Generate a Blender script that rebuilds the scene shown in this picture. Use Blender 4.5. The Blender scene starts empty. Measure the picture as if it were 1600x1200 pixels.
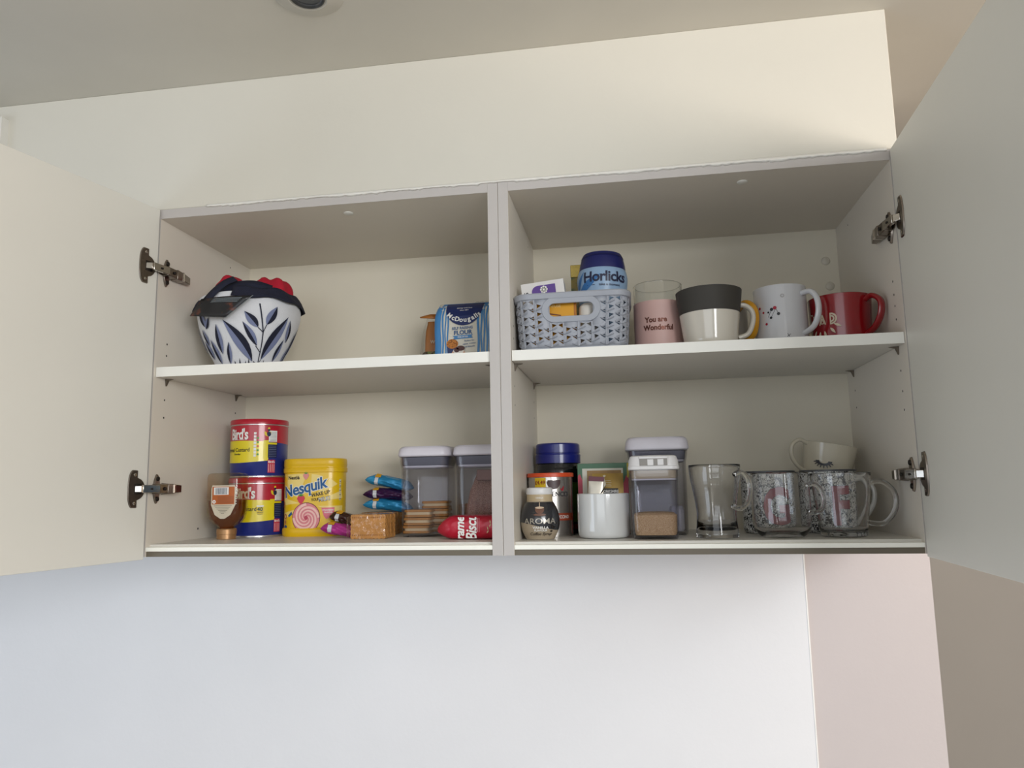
import bpy, bmesh, math, random
from mathutils import Vector, Matrix, geometry
random.seed(7)
sc = bpy.context.scene
COL = sc.collection
PI = math.pi
def R(a): return math.radians(a)

# ------------------------------------------------------------------ camera
cam_d = bpy.data.cameras.new('camera')
cam = bpy.data.objects.new('camera', cam_d); COL.objects.link(cam)
cam_d.sensor_width = 36.0; cam_d.lens = 1170.3 / 1600 * 36.0
cam_d.clip_start = .02
def _rot(y, p, r):
    return Matrix.Rotation(y, 3, 'Z') @ Matrix.Rotation(p, 3, 'X') @ Matrix.Rotation(r, 3, 'Y')
_m = _rot(.15813, .13858, .01848) @ Matrix.Rotation(PI / 2, 3, 'X')
cam.matrix_world = Matrix.Translation((.7956, -1.1174, .0982)) @ _m.to_4x4()
sc.camera = cam

# ------------------------------------------------------------------ light
sc.view_settings.view_transform = 'Standard'; sc.view_settings.look = 'None'
sc.view_settings.gamma = 1; sc.view_settings.use_curve_mapping = False
sc.view_settings.exposure = 0.14
sc.cycles.transparent_max_bounces = 40; sc.cycles.max_bounces = 16
sc.cycles.transmission_bounces = 16; sc.cycles.sample_clamp_indirect = 6
w = bpy.data.worlds.new('room_light'); sc.world = w; w.use_nodes = True
bg = w.node_tree.nodes['Background']; bg.inputs[0].default_value = (.93, .96, 1.0, 1); bg.inputs[1].default_value = .27
def area(name, loc, target, sx, sy, power, color):
    l = bpy.data.lights.new(name, 'AREA'); l.shape = 'RECTANGLE'; l.size = sx; l.size_y = sy
    l.energy = power; l.color = color
    o = bpy.data.objects.new(name, l); COL.objects.link(o)
    o.location = loc
    o.rotation_euler = (Vector(target) - Vector(loc)).to_track_quat('-Z', 'Y').to_euler()
    return o
area('window_daylight_right', (2.75, -1.05, .18), (.9, 0, .25), 1.1, .6, 18, (1.0, .79, .61))
area('window_daylight_left', (-1.7, -1.9, -.45), (.3, .3, -.35), 1.2, 1.1, 11, (.74, .85, 1.0))
area('window_daylight_front', (.2, -3.3, .35), (.6, .3, .1), 2.0, .9, 12, (.88, .94, 1.0))
area('window_daylight_front_right', (2.1, -2.6, .50), (.2, .3, .1), 1.3, .9, 50, (.96, .98, 1.0))

# ------------------------------------------------------------------ materials
def lin(c):
    if isinstance(c, str): c = tuple(int(c[i:i+2], 16) / 255 for i in (0, 2, 4))
    return tuple(x / 12.92 if x <= .04045 else ((x + .055) / 1.055) ** 2.4 for x in c)
MATS = {}
def M(name, col, rough=.5, metal=0, var=.03, scale=40, bump=0, bscale=300, coat=0, spec=.5, sheen=0):
    if name in MATS: return MATS[name]
    m = bpy.data.materials.new(name); m.use_nodes = True; nt = m.node_tree; N = nt.nodes; L = nt.links
    b = N['Principled BSDF']; c = lin(col)
    tc = N.new('ShaderNodeTexCoord'); nz = N.new('ShaderNodeTexNoise'); nz.inputs['Scale'].default_value = scale
    nz.inputs['Detail'].default_value = 3
    L.new(tc.outputs['Object'], nz.inputs['Vector'])
    rp = N.new('ShaderNodeValToRGB'); L.new(nz.outputs['Fac'], rp.inputs['Fac'])
    rp.color_ramp.elements[0].position = .3; rp.color_ramp.elements[1].position = .7
    rp.color_ramp.elements[0].color = tuple(x * (1 - var) for x in c) + (1,)
    rp.color_ramp.elements[1].color = tuple(min(1, x * (1 + var)) for x in c) + (1,)
    L.new(rp.outputs['Color'], b.inputs['Base Color'])
    b.inputs['Roughness'].default_value = rough; b.inputs['Metallic'].default_value = metal
    b.inputs['Specular IOR Level'].default_value = spec
    b.inputs['Coat Weight'].default_value = coat; b.inputs['Coat Roughness'].default_value = .05
    if sheen: b.inputs['Sheen Weight'].default_value = sheen
    if bump:
        n2 = N.new('ShaderNodeTexNoise'); n2.inputs['Scale'].default_value = bscale; n2.inputs['Detail'].default_value = 4
        L.new(tc.outputs['Object'], n2.inputs['Vector'])
        bp = N.new('ShaderNodeBump'); bp.inputs['Strength'].default_value = bump; bp.inputs['Distance'].default_value = .002
        L.new(n2.outputs['Fac'], bp.inputs['Height']); L.new(bp.outputs['Normal'], b.inputs['Normal'])
    MATS[name] = m; return m
def glass(name, col=(1, 1, 1), ior=1.47, rough=0.0):
    if name in MATS: return MATS[name]
    m = bpy.data.materials.new(name); m.use_nodes = True; b = m.node_tree.nodes['Principled BSDF']
    b.inputs['Base Color'].default_value = tuple(col) + (1,); b.inputs['Transmission Weight'].default_value = 1
    b.inputs['IOR'].default_value = ior; b.inputs['Roughness'].default_value = rough
    MATS[name] = m; return m
def thin(name, tint=(.93, .93, .95), gloss=1.0, rough=.03, ior=1.5, haze=0, hazecol=(.8, .8, .85)):
    """clear sheet plastic too thin to bend light: see-through with a glossy skin"""
    if name in MATS: return MATS[name]
    m = bpy.data.materials.new(name); m.use_nodes = True; nt = m.node_tree; N = nt.nodes; L = nt.links
    N.remove(N['Principled BSDF']); out = N['Material Output']
    t = N.new('ShaderNodeBsdfTransparent'); t.inputs[0].default_value = tuple(tint) + (1,)
    g = N.new('ShaderNodeBsdfGlossy'); g.inputs['Roughness'].default_value = rough
    lw_ = N.new('ShaderNodeLayerWeight'); lw_.inputs[0].default_value = .5
    pw_ = N.new('ShaderNodeMath'); pw_.operation = 'POWER'; pw_.inputs[1].default_value = 4.0; L.new(lw_.outputs['Facing'], pw_.inputs[0])
    f = N.new('ShaderNodeMath'); f.operation = 'MULTIPLY_ADD'; f.inputs[1].default_value = .75; f.inputs[2].default_value = .045; L.new(pw_.outputs[0], f.inputs[0])
    mx = N.new('ShaderNodeMixShader'); L.new(f.outputs[0], mx.inputs[0]); L.new(t.outputs[0], mx.inputs[1]); L.new(g.outputs[0], mx.inputs[2])
    last = mx
    if haze:
        d = N.new('ShaderNodeBsdfDiffuse'); d.inputs[0].default_value = tuple(hazecol) + (1,)
        m2 = N.new('ShaderNodeMixShader'); m2.inputs[0].default_value = haze
        L.new(mx.outputs[0], m2.inputs[1]); L.new(d.outputs[0], m2.inputs[2]); last = m2
    L.new(last.outputs[0], out.inputs['Surface'])
    MATS[name] = m; return m
def speck(name, c1, c2, scale, thr=.5, rough=.7, kind='noise', bump=.3, c3=None):
    """two or three coloured procedural mottling"""
    if name in MATS: return MATS[name]
    m = bpy.data.materials.new(name); m.use_nodes = True; nt = m.node_tree; N = nt.nodes; L = nt.links
    b = N['Principled BSDF']; tc = N.new('ShaderNodeTexCoord')
    if kind == 'noise':
        t = N.new('ShaderNodeTexNoise'); t.inputs['Scale'].default_value = scale; t.inputs['Detail'].default_value = 6; o = t.outputs['Fac']
    else:
        t = N.new('ShaderNodeTexVoronoi'); t.inputs['Scale'].default_value = scale; o = t.outputs['Color']
    L.new(tc.outputs['Object'], t.inputs['Vector'])
    rp = N.new('ShaderNodeValToRGB'); L.new(o, rp.inputs['Fac'])
    rp.color_ramp.elements[0].position = thr - .06; rp.color_ramp.elements[1].position = thr + .06
    rp.color_ramp.elements[0].color = lin(c1) + (1,); rp.color_ramp.elements[1].color = lin(c2) + (1,)
    if c3: e = rp.color_ramp.elements.new(min(.95, thr + .2)); e.color = lin(c3) + (1,)
    L.new(rp.outputs['Color'], b.inputs['Base Color']); b.inputs['Roughness'].default_value = rough
    bp = N.new('ShaderNodeBump'); bp.inputs['Strength'].default_value = bump; bp.inputs['Distance'].default_value = .001
    L.new(o, bp.inputs['Height']); L.new(bp.outputs['Normal'], b.inputs['Normal'])
    MATS[name] = m; return m
def doodle_mat():
    if 'doodle' in MATS: return MATS['doodle']
    m = bpy.data.materials.new('doodle print'); m.use_nodes = True; nt = m.node_tree; N = nt.nodes; L = nt.links
    b = N['Principled BSDF']; tc = N.new('ShaderNodeTexCoord'); b.inputs['Roughness'].default_value = .15
    def math_(op, a, bb):
        x = N.new('ShaderNodeMath'); x.operation = op
        for i, q in enumerate((a, bb)):
            if hasattr(q, 'links'): L.new(q, x.inputs[i])
            elif q is not None: x.inputs[i].default_value = q
        return x.outputs[0]
    masks = []
    for sc_, wd in ((90, .022), (190, .03)):
        n = N.new('ShaderNodeTexNoise'); n.inputs['Scale'].default_value = sc_; n.inputs['Detail'].default_value = 1.5
        L.new(tc.outputs['Object'], n.inputs['Vector'])
        masks.append(math_('LESS_THAN', math_('ABSOLUTE', math_('SUBTRACT', n.outputs['Fac'], .5), None), wd))
    n = N.new('ShaderNodeTexNoise'); n.inputs['Scale'].default_value = 120; n.inputs['Detail'].default_value = 4
    L.new(tc.outputs['Object'], n.inputs['Vector'])
    sp = N.new('ShaderNodeSeparateXYZ'); L.new(tc.outputs['Object'], sp.inputs[0])
    thr = math_('ADD', math_('MULTIPLY', sp.outputs['Z'], 1.6), .585)
    masks.append(math_('GREATER_THAN', n.outputs['Fac'], thr))
    tot = math_('MAXIMUM', math_('MAXIMUM', masks[0], masks[1]), masks[2])
    mx = N.new('ShaderNodeMix'); mx.data_type = 'RGBA'
    L.new(tot, mx.inputs[0]); mx.inputs[6].default_value = lin('dcdcd8') + (1,); mx.inputs[7].default_value = lin('23242a') + (1,)
    L.new(mx.outputs[2], b.inputs['Base Color'])
    MATS['doodle'] = m; return m

# ------------------------------------------------------------------ geometry kit
class G:
    def __init__(s): s.v = []; s.f = []; s.m = []
    def add(s, v, f, m=0):
        k = len(s.v); s.v += [tuple(p) for p in v]; s.f += [tuple(i + k for i in q) for q in f]
        s.m += ([m] * len(f) if isinstance(m, int) else list(m)); return s
    def join(s, g, m=None, T=None):
        v = [tuple(T @ Vector(p)) for p in g.v] if T is not None else g.v
        return s.add(v, g.f, g.m if m is None else m)
    def tf(s, T): s.v = [tuple(T @ Vector(p)) for p in s.v]; return s
def obj(name, g, mats, parent=None, loc=None, rot=None, smooth=None, bevel=0, label=None, solid=0):
    me = bpy.data.meshes.new(name); me.from_pydata(g.v, [], g.f); me.update()
    bm = bmesh.new(); bm.from_mesh(me); bmesh.ops.remove_doubles(bm, verts=bm.verts, dist=1e-6)
    if smooth is not False and not getattr(g, 'open', False): bmesh.ops.recalc_face_normals(bm, faces=bm.faces)
    bm.to_mesh(me); bm.free()
    if not isinstance(mats, (list, tuple)): mats = [mats]
    for m in mats: me.materials.append(m)
    if len(mats) > 1 and len(me.polygons) == len(g.m): me.polygons.foreach_set('material_index', g.m)
    if smooth is not False:
        me.polygons.foreach_set('use_smooth', [True] * len(me.polygons))
        me.set_sharp_from_angle(angle=R(smooth or 38))
    o = bpy.data.objects.new(name, me); COL.objects.link(o)
    if parent: o.parent = parent
    if loc: o.location = loc
    if rot: o.rotation_euler = rot
    if solid:
        s = o.modifiers.new('thickness', 'SOLIDIFY'); s.thickness = solid; s.offset = 0
    if bevel:
        b = o.modifiers.new('bevel', 'BEVEL'); b.width = bevel; b.segments = 2; b.limit_method = 'ANGLE'
    if label: o['label'] = label
    return o
def thing(name, label, cat, loc=(0, 0, 0), rz=0, group=None, rot=None):
    o = bpy.data.objects.new(name, None); COL.objects.link(o); o.location = loc
    o.rotation_euler = rot or (0, 0, rz); o.empty_display_size = .02
    o['label'] = label; o['category'] = cat
    if group: o['group'] = group
    return o
def tag(o, label, cat, group=None, kind=None):
    o['label'] = label; o['category'] = cat
    if group: o['group'] = group
    if kind: o['kind'] = kind
    return o
def struct(name, g, mats, **k):
    o = obj(name, g, mats, **k); o['kind'] = 'structure'; return o

def box(x0, x1, y0, y1, z0, z1, m=0):
    v = [(x, y, z) for x in (x0, x1) for y in (y0, y1) for z in (z0, z1)]
    f = [(0, 1, 3, 2), (4, 6, 7, 5), (0, 4, 5, 1), (2, 3, 7, 6), (0, 2, 6, 4), (1, 5, 7, 3)]
    return G().add(v, f, m)
def lathe(prof, n=48, sx=1, sy=1, m=0, mfun=None, closed=False, cx=0, cy=0):
    g = G(); v = []; f = []; mm = []; k = len(prof)
    for i in range(n):
        a = 2 * PI * i / n
        for r, z in prof: v.append((cx + r * sx * math.cos(a), cy + r * sy * math.sin(a), z))
    for i in range(n):
        j = (i + 1) % n
        for q in range(k if closed else k - 1):
            q2 = (q + 1) % k
            f.append((i * k + q, j * k + q, j * k + q2, i * k + q2)); mm.append(mfun(q) if mfun else m)
    g.add(v, f, mm); return g
def tube(path, rad, n=10, flat=1.0, m=0, closed=False, up=None, cap=True):
    """path of Vector, rad number or list; flat squeezes the section along 'up'"""
    P = [Vector(p) for p in path]; k = len(P); g = G(); v = []; f = []
    rs = rad if isinstance(rad, (list, tuple)) else [rad] * k
    ref = Vector(up) if up else Vector((0, 0, 1))
    prev = None
    for i, p in enumerate(P):
        t = (P[(i + 1) % k] - P[i - 1]) if closed else (P[min(k - 1, i + 1)] - P[max(0, i - 1)])
        t.normalize()
        if up: a = t.cross(ref)
        else: a = t.cross(prev.cross(t) if False else ref) if prev is None else prev - t * prev.dot(t)
        if a.length < 1e-6: a = t.cross(Vector((1, 0, 0)))
        a.normalize(); b = a.cross(t).normalized(); prev = a
        for j in range(n):
            an = 2 * PI * j / n
            v.append(p + a * (rs[i] * math.cos(an)) + b * (rs[i] * flat * math.sin(an)))
    for i in range(k if closed else k - 1):
        i2 = (i + 1) % k
        for j in range(n): f.append((i * n + j, i * n + (j + 1) % n, i2 * n + (j + 1) % n, i2 * n + j))
    if not closed and cap: f.append(tuple(range(n))); f.append(tuple((k - 1) * n + j for j in range(n)))
    return g.add(v, f, m)
def rr(w, d, r, seg=6, bulge=0):
    """rounded rectangle outline, CCW seen from above, starting at front centre (0,-d/2) and going +x"""
    pts = []; r = min(r, w / 2 - 1e-5, d / 2 - 1e-5)
    cs = [(w/2 - r, -d/2 + r, -90), (w/2 - r, d/2 - r, 0), (-w/2 + r, d/2 - r, 90), (-w/2 + r, -d/2 + r, 180)]
    nx = max(2, int(w / .006))
    for k in range(nx): pts.append(((w/2 - r) * k / nx, -d/2))
    for ci, (cx, cy, a0) in enumerate(cs):
        for s in range(seg + 1):
            a = R(a0 + 90 * s / seg); pts.append((cx + r * math.cos(a), cy + r * math.sin(a)))
    for k in range(1, nx): pts.append((-(w/2 - r) * (1 - k / nx), -d/2))
    if bulge: pts = [(x, y * (1 + bulge * math.cos(PI * x / w))) for x, y in pts]
    return pts
def rrn(w_, d_, r_, n=64):
    pts = rr(w_, d_, r_, 6); P = [Vector(p) for p in pts]; Dd = [0]
    for i in range(len(P)): Dd.append(Dd[-1] + (P[(i+1) % len(P)] - P[i]).length)
    o = []; k = 0
    for i in range(n):
        u = Dd[-1] * i / n
        while Dd[k+1] < u: k += 1
        q = P[k].lerp(P[(k+1) % len(P)], (u - Dd[k]) / max(1e-9, Dd[k+1] - Dd[k])); o.append((q.x, q.y))
    return o
def loft(secs, cap=True, mfun=None, m=0):
    """secs: list of (z, [(x,y)...]) with equal point counts"""
    g = G(); n = len(secs[0][1]); v = []; f = []; mm = []
    assert all(len(q) == n for _, q in secs)
    for z, pts in secs: v += [(x, y, z) for x, y in pts]
    for i in range(len(secs) - 1):
        for j in range(n):
            f.append((i*n + j, i*n + (j+1) % n, (i+1)*n + (j+1) % n, (i+1)*n + j)); mm.append(mfun(i) if mfun else m)
    if cap:
        f.append(tuple(range(n))); mm.append(mfun(0) if mfun else m)
        f.append(tuple((len(secs)-1)*n + j for j in range(n))); mm.append(mfun(len(secs)-2) if mfun else m)
    return g.add(v, f, mm)
def scale2(pts, s, sy=None): return [(x * s, y * (s if sy is None else sy)) for x, y in pts]
# ---- flat art laid on surfaces
def rect2(u0, v0, u1, v1, st=.004, top=None, bot=None):
    nu = max(1, math.ceil((u1 - u0) / st)); nv = max(1, math.ceil((v1 - v0) / (st * 3))); g = G(); v = []; f = []
    for i in range(nu + 1):
        u = u0 + (u1 - u0) * i / nu; a = bot(u) if bot else v0; b = top(u) if top else v1
        for j in range(nv + 1): v.append((u, a + (b - a) * j / nv, 0))
    for i in range(nu):
        for j in range(nv): q = i * (nv + 1) + j; f.append((q, q + nv + 1, q + nv + 2, q + 1))
    return g.add(v, f)
def disc2(cx, cy, rx, ry=None, n=24, rings=3, a0=0, a1=360, r0=0):
    ry = ry or rx; g = G(); v = []; f = []
    for k in range(rings + 1):
        s = r0 + (1 - r0) * k / rings
        for j in range(n + 1):
            a = R(a0 + (a1 - a0) * j / n); v.append((cx + rx * s * math.cos(a), cy + ry * s * math.sin(a), 0))
    for k in range(rings):
        for j in range(n): q = k * (n + 1) + j; f.append((q, q + n + 1, q + n + 2, q + 1))
    return g.add(v, f)
def poly2(pts):
    vs = [Vector((x, y, 0)) for x, y in pts]; tri = geometry.tessellate_polygon([vs])
    return G().add(vs, [tuple(t) for t in tri])
def line2(pts, wd):
    g = G()
    for a, b in zip(pts[:-1], pts[1:]):
        a = Vector(a); b = Vector(b); d = b - a
        if d.length < 1e-7: continue
        n = Vector((-d.y, d.x)).normalized() * wd / 2
        g.add([(a.x + n.x, a.y + n.y, 0), (a.x - n.x, a.y - n.y, 0), (b.x - n.x, b.y - n.y, 0), (b.x + n.x, b.y + n.y, 0)], [(0, 1, 2, 3)])
    return g
def leaf2(x, y, l, wd, ang, side=0, n=9):
    """pointed leaf from (x,y); side -1 / 1 gives only half of it"""
    up = []; lo = []
    for i in range(n + 1):
        t = i / n; h = wd / 2 * math.sin(PI * t ** .85)
        up.append((l * t, h if side >= 0 else 0)); lo.append((l * t, -h if side <= 0 else 0))
    g = G(); c, s = math.cos(R(ang)), math.sin(R(ang)); v = [(x + a * c - b * s, y + a * s + b * c, 0) for p in zip(up, lo) for a, b in p]
    return g.add(v, [(2*i, 2*i+1, 2*i+3, 2*i+2) for i in range(n)])
def text2(s, size, bold=.0, shear=0, spacing=1.0, cx=0, cy=0, ang=0, wscale=1.0, align='C'):
    cu = bpy.data.curves.new('t', 'FONT'); cu.body = s; cu.size = size; cu.offset = bold * size; cu.shear = shear
    cu.space_character = spacing; cu.resolution_u = 3; cu.align_x = {'C': 'CENTER', 'L': 'LEFT'}[align]
    o = bpy.data.objects.new('t', cu); me = bpy.data.meshes.new_from_object(o)
    c, sn = math.cos(R(ang)), math.sin(R(ang)); v = []
    for p in me.vertices:
        x, y = p.co.x * wscale, p.co.y - size * .35; v.append((cx + x * c - y * sn, cy + x * sn + y * c, 0))
    g = G().add(v, [tuple(p.vertices) for p in me.polygons])
    bpy.data.objects.remove(o); bpy.data.curves.remove(cu); bpy.data.meshes.remove(me)
    return refine(g, .005)
def refine(g, mx):
    bm = bmesh.new(); vs = [bm.verts.new(p) for p in g.v]
    for q in g.f:
        try: bm.faces.new([vs[i] for i in q])
        except ValueError: pass
    for _ in range(4):
        e = [x for x in bm.edges if x.calc_length() > mx]
        if not e: break
        bmesh.ops.subdivide_edges(bm, edges=e, cuts=1); bmesh.ops.triangulate(bm, faces=[f for f in bm.faces if len(f.verts) > 3])
    o = G(); bm.verts.index_update(); o.add([tuple(v.co) for v in bm.verts], [tuple(v.index for v in f.verts) for f in bm.faces]); bm.free()
    return o
def mv(g, dx, dy): g.v = [(x + dx, y + dy, z) for x, y, z in g.v]; return g
def U(*gs):
    o = G(); o.open = True
    for g in gs: o.join(g)
    return o
def lay(g, f, off=.0004):
    o = G(); o.open = True; o.add([f(u, v, off) for u, v, _ in g.v], g.f, g.m); return o
def cyl(rf, a0=0):
    """map (u,v) to a round wall; rf radius or function of height; u = arc length from angle a0 (0 faces -y, + turns to +x)"""
    def f(u, v, off):
        r = rf(v) if callable(rf) else rf; rr_ = (rf(.05) if callable(rf) else rf)
        a = a0 + u / rr_; return ((r + off) * math.sin(a), -(r + off) * math.cos(a), v)
    return f
def front(y, x0=0, z0=0): return lambda u, v, off: (x0 + u, y - off, z0 + v)
def around(pts, sf=lambda v: 1):
    """map u = distance along the outline pts (starts at front centre, + to +x)"""
    P = [Vector((x, y)) for x, y in pts]; n = len(P); D = [0]
    for i in range(n): D.append(D[-1] + (P[(i+1) % n] - P[i]).length)
    T = D[-1]
    def f(u, v, off):
        u = u % T
        k = 0
        while k < n - 1 and D[k+1] < u: k += 1
        a, b = P[k], P[(k+1) % n]; t = (u - D[k]) / max(1e-9, D[k+1] - D[k]); p = a.lerp(b, t)
        d = (b - a).normalized(); s = sf(v); return (p.x * s + d.y * off, p.y * s - d.x * off, v)
    return f
def profile_r(prof):
    def f(z):
        for (r0, z0), (r1, z1) in zip(prof[:-1], prof[1:]):
            if z0 <= z <= z1 and z1 > z0: return r0 + (r1 - r0) * (z - z0) / (z1 - z0)
        return prof[0][0] if z < prof[0][1] else prof[-1][0]
    return f
def smoothp(pts, n=6, closed=False):
    """Catmull-Rom through points"""
    P = [Vector(p) for p in pts]; o = []; k = len(P)
    for i in range(k if closed else k - 1):
        p0 = P[(i-1) % k] if closed or i > 0 else P[0]; p1 = P[i]; p2 = P[(i+1) % k]; p3 = P[(i+2) % k] if closed or i + 2 < k else P[-1]
        for s in range(n):
            t = s / n; o.append(.5 * ((2*p1) + (p2-p0)*t + (2*p0-5*p1+4*p2-p3)*t*t + (3*p1-p0-3*p2+p3)*t**3))
    if not closed: o.append(P[-1])
    return o
def sp2(prof, n=4): return [(p.x, p.y) for p in smoothp([(a, b, 0) for a, b in prof], n)]

# ------------------------------------------------------------------ setting
CEIL = .803; CH = .5808; D = .302; SH = .309; FL = .019; T = .0162
wall_w = M('wall paint white', 'e2e4e8', .75, var=.012, scale=6, bump=.12, bscale=120)
soff_w = M('soffit paint', 'd4d0c4', .75, var=.012, scale=6, bump=.15, bscale=90)
wall_p = M('wall paint blush', 'c4bdbd', .75, var=.012, scale=5, bump=.12, bscale=120)
wall_g = M('wall paint grey', 'c2bcb4', .8, var=.015, scale=4)
ceil_m = M('ceiling paint', 'cfcbc0', .85, var=.03, scale=4, bump=.1, bscale=80)
floor_m = M('floor boards', 'aba7a1', .6, var=.1, scale=8)
struct('wall_back', box(-2.2, 1.0884, .3125, .40, -1.45, CEIL), wall_w)
struct('wall_pier', box(1.0884, 1.2985, .3175, .44, -1.45, CEIL), wall_p)
struct('wall_far', box(-2.2, 4.2, 1.9, 2.0, -1.45, CEIL), wall_g)
struct('wall_left', box(-2.3, -2.2, -3.6, 2.0, -1.45, CEIL), wall_w)
g = box(-2.2, 1.196, -.0005, .326, CH + .0002, CEIL)
struct('trim_1', g, soff_w, bevel=.0015)          # boxed-in soffit above the cupboards
struct('ceiling', box(-2.3, 4.2, -3.6, 2.0, CEIL, CEIL + .06), ceil_m)
struct('floor', box(-2.3, 4.2, -3.6, 2.0, -1.5, -1.45), floor_m)
struct('trim_3', box(1.0868, 1.0892, .3117, .319, -1.45, CEIL - .002), M('strip white', 'eeeeec', .5))   # thin white strip added where the two wall faces meet
# ragged filler bead where the soffit meets the cupboards
g = G(); random.seed(3); v = []; n = 240
for i in range(n + 1):
    x = .10 + 1.08 * i / n; h = .0012 + .0022 * random.random() ** 2 + .0012 * max(0, math.sin(i * .13)) + (.0012 if x > .62 else 0)
    if .57 < x < .63: h *= .4
    v += [(x, -.0022, CH + .002), (x, -.0030, CH - h * .5), (x, -.0008, CH - h)]
f = []
for i in range(n): f += [(3*i, 3*i+3, 3*i+4, 3*i+1), (3*i+1, 3*i+4, 3*i+5, 3*i+2)]
g.add(v, f)
struct('trim_2', g, M('filler', 'eceae4', .8), solid=.0008)
# vent cover on the soffit at far left
t = thing('wall_vent', 'white plastic vent cover fixed high on the soffit at the left edge', 'vent', (-.38, -.0005, .69))
vm = M('vent plastic', 'd9d8d2', .45)
obj('cover', loft([(0, rrn(.17, .17, .002)), (.016, rrn(.17, .17, .002)), (.021, rrn(.158, .158, .005))]).tf(Matrix.Rotation(PI/2, 4, 'X')), vm, t)
g = G()
for k in range(6): g.join(box(-.06, .06, -.0225, -.0205, -.052 + k * .02, -.046 + k * .02))
obj('louvre', g, M('vent slot', 'a9a8b0', .5), t)
# downlight
t = thing('ceiling_downlight', 'round white recessed downlight in the ceiling with a dark lamp centre', 'ceiling light', (.362, -.192, CEIL))
wm = M('downlight white', 'c2beb4', .5)
obj('bezel', lathe([(.0245, -.0002), (.0245, -.0045), (.028, -.0065), (.033, -.0050), (.046, -.0022), (.0505, -.0002)], 64), wm, t)
obj('lamp', lathe([(.0001, -.0008), (.012, -.0012), (.0205, -.0022), (.0235, -.0055), (.0243, -.006), (.0243, -.0002)], 48), M('lamp glass dark', '55575a', .12, .4), t)
obj('lamp_ring', lathe([(.0215, -.0045), (.0235, -.0068), (.0245, -.006)], 48), M('lamp ring', '2c2d2c', .4), t)

# ------------------------------------------------------------------ wall cupboards
carc = M('cupboard melamine', 'ddd6ca', .42, var=.01, scale=10)
back_m = M('cupboard back board', 'dbd3c0', .5, var=.012, scale=12)
edge_m = M('cupboard edging', 'bdb8b4', .4, var=.012, scale=14)
shelf_m = M('shelf melamine', 'd9d6ce', .4, var=.01, scale=12)
shelfe_m = M('shelf edging', 'eeede6', .35, var=.01)
hole_m = M('pin hole dark', '2a2622', .8)
door_m = M('door melamine', 'dad8cf', .45, var=.01, scale=8)
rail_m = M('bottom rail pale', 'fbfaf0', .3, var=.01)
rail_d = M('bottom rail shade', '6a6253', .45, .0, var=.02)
nick = M('hinge nickel', '8a8178', .28, 1, var=.08, scale=200)
nickb = M('hinge bright steel', 'cfcac2', .16, 1, var=.05, scale=200)
nickd = M('hinge dark gap', '2f2a26', .5, .6)
def hole(x, y, z, s, r=.0022):
    n = 10; v = [(x, y + r * math.cos(2*PI*i/n), z + r * math.sin(2*PI*i/n)) for i in range(n)]
    return G().add(v, [tuple(range(n))], 1)
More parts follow.
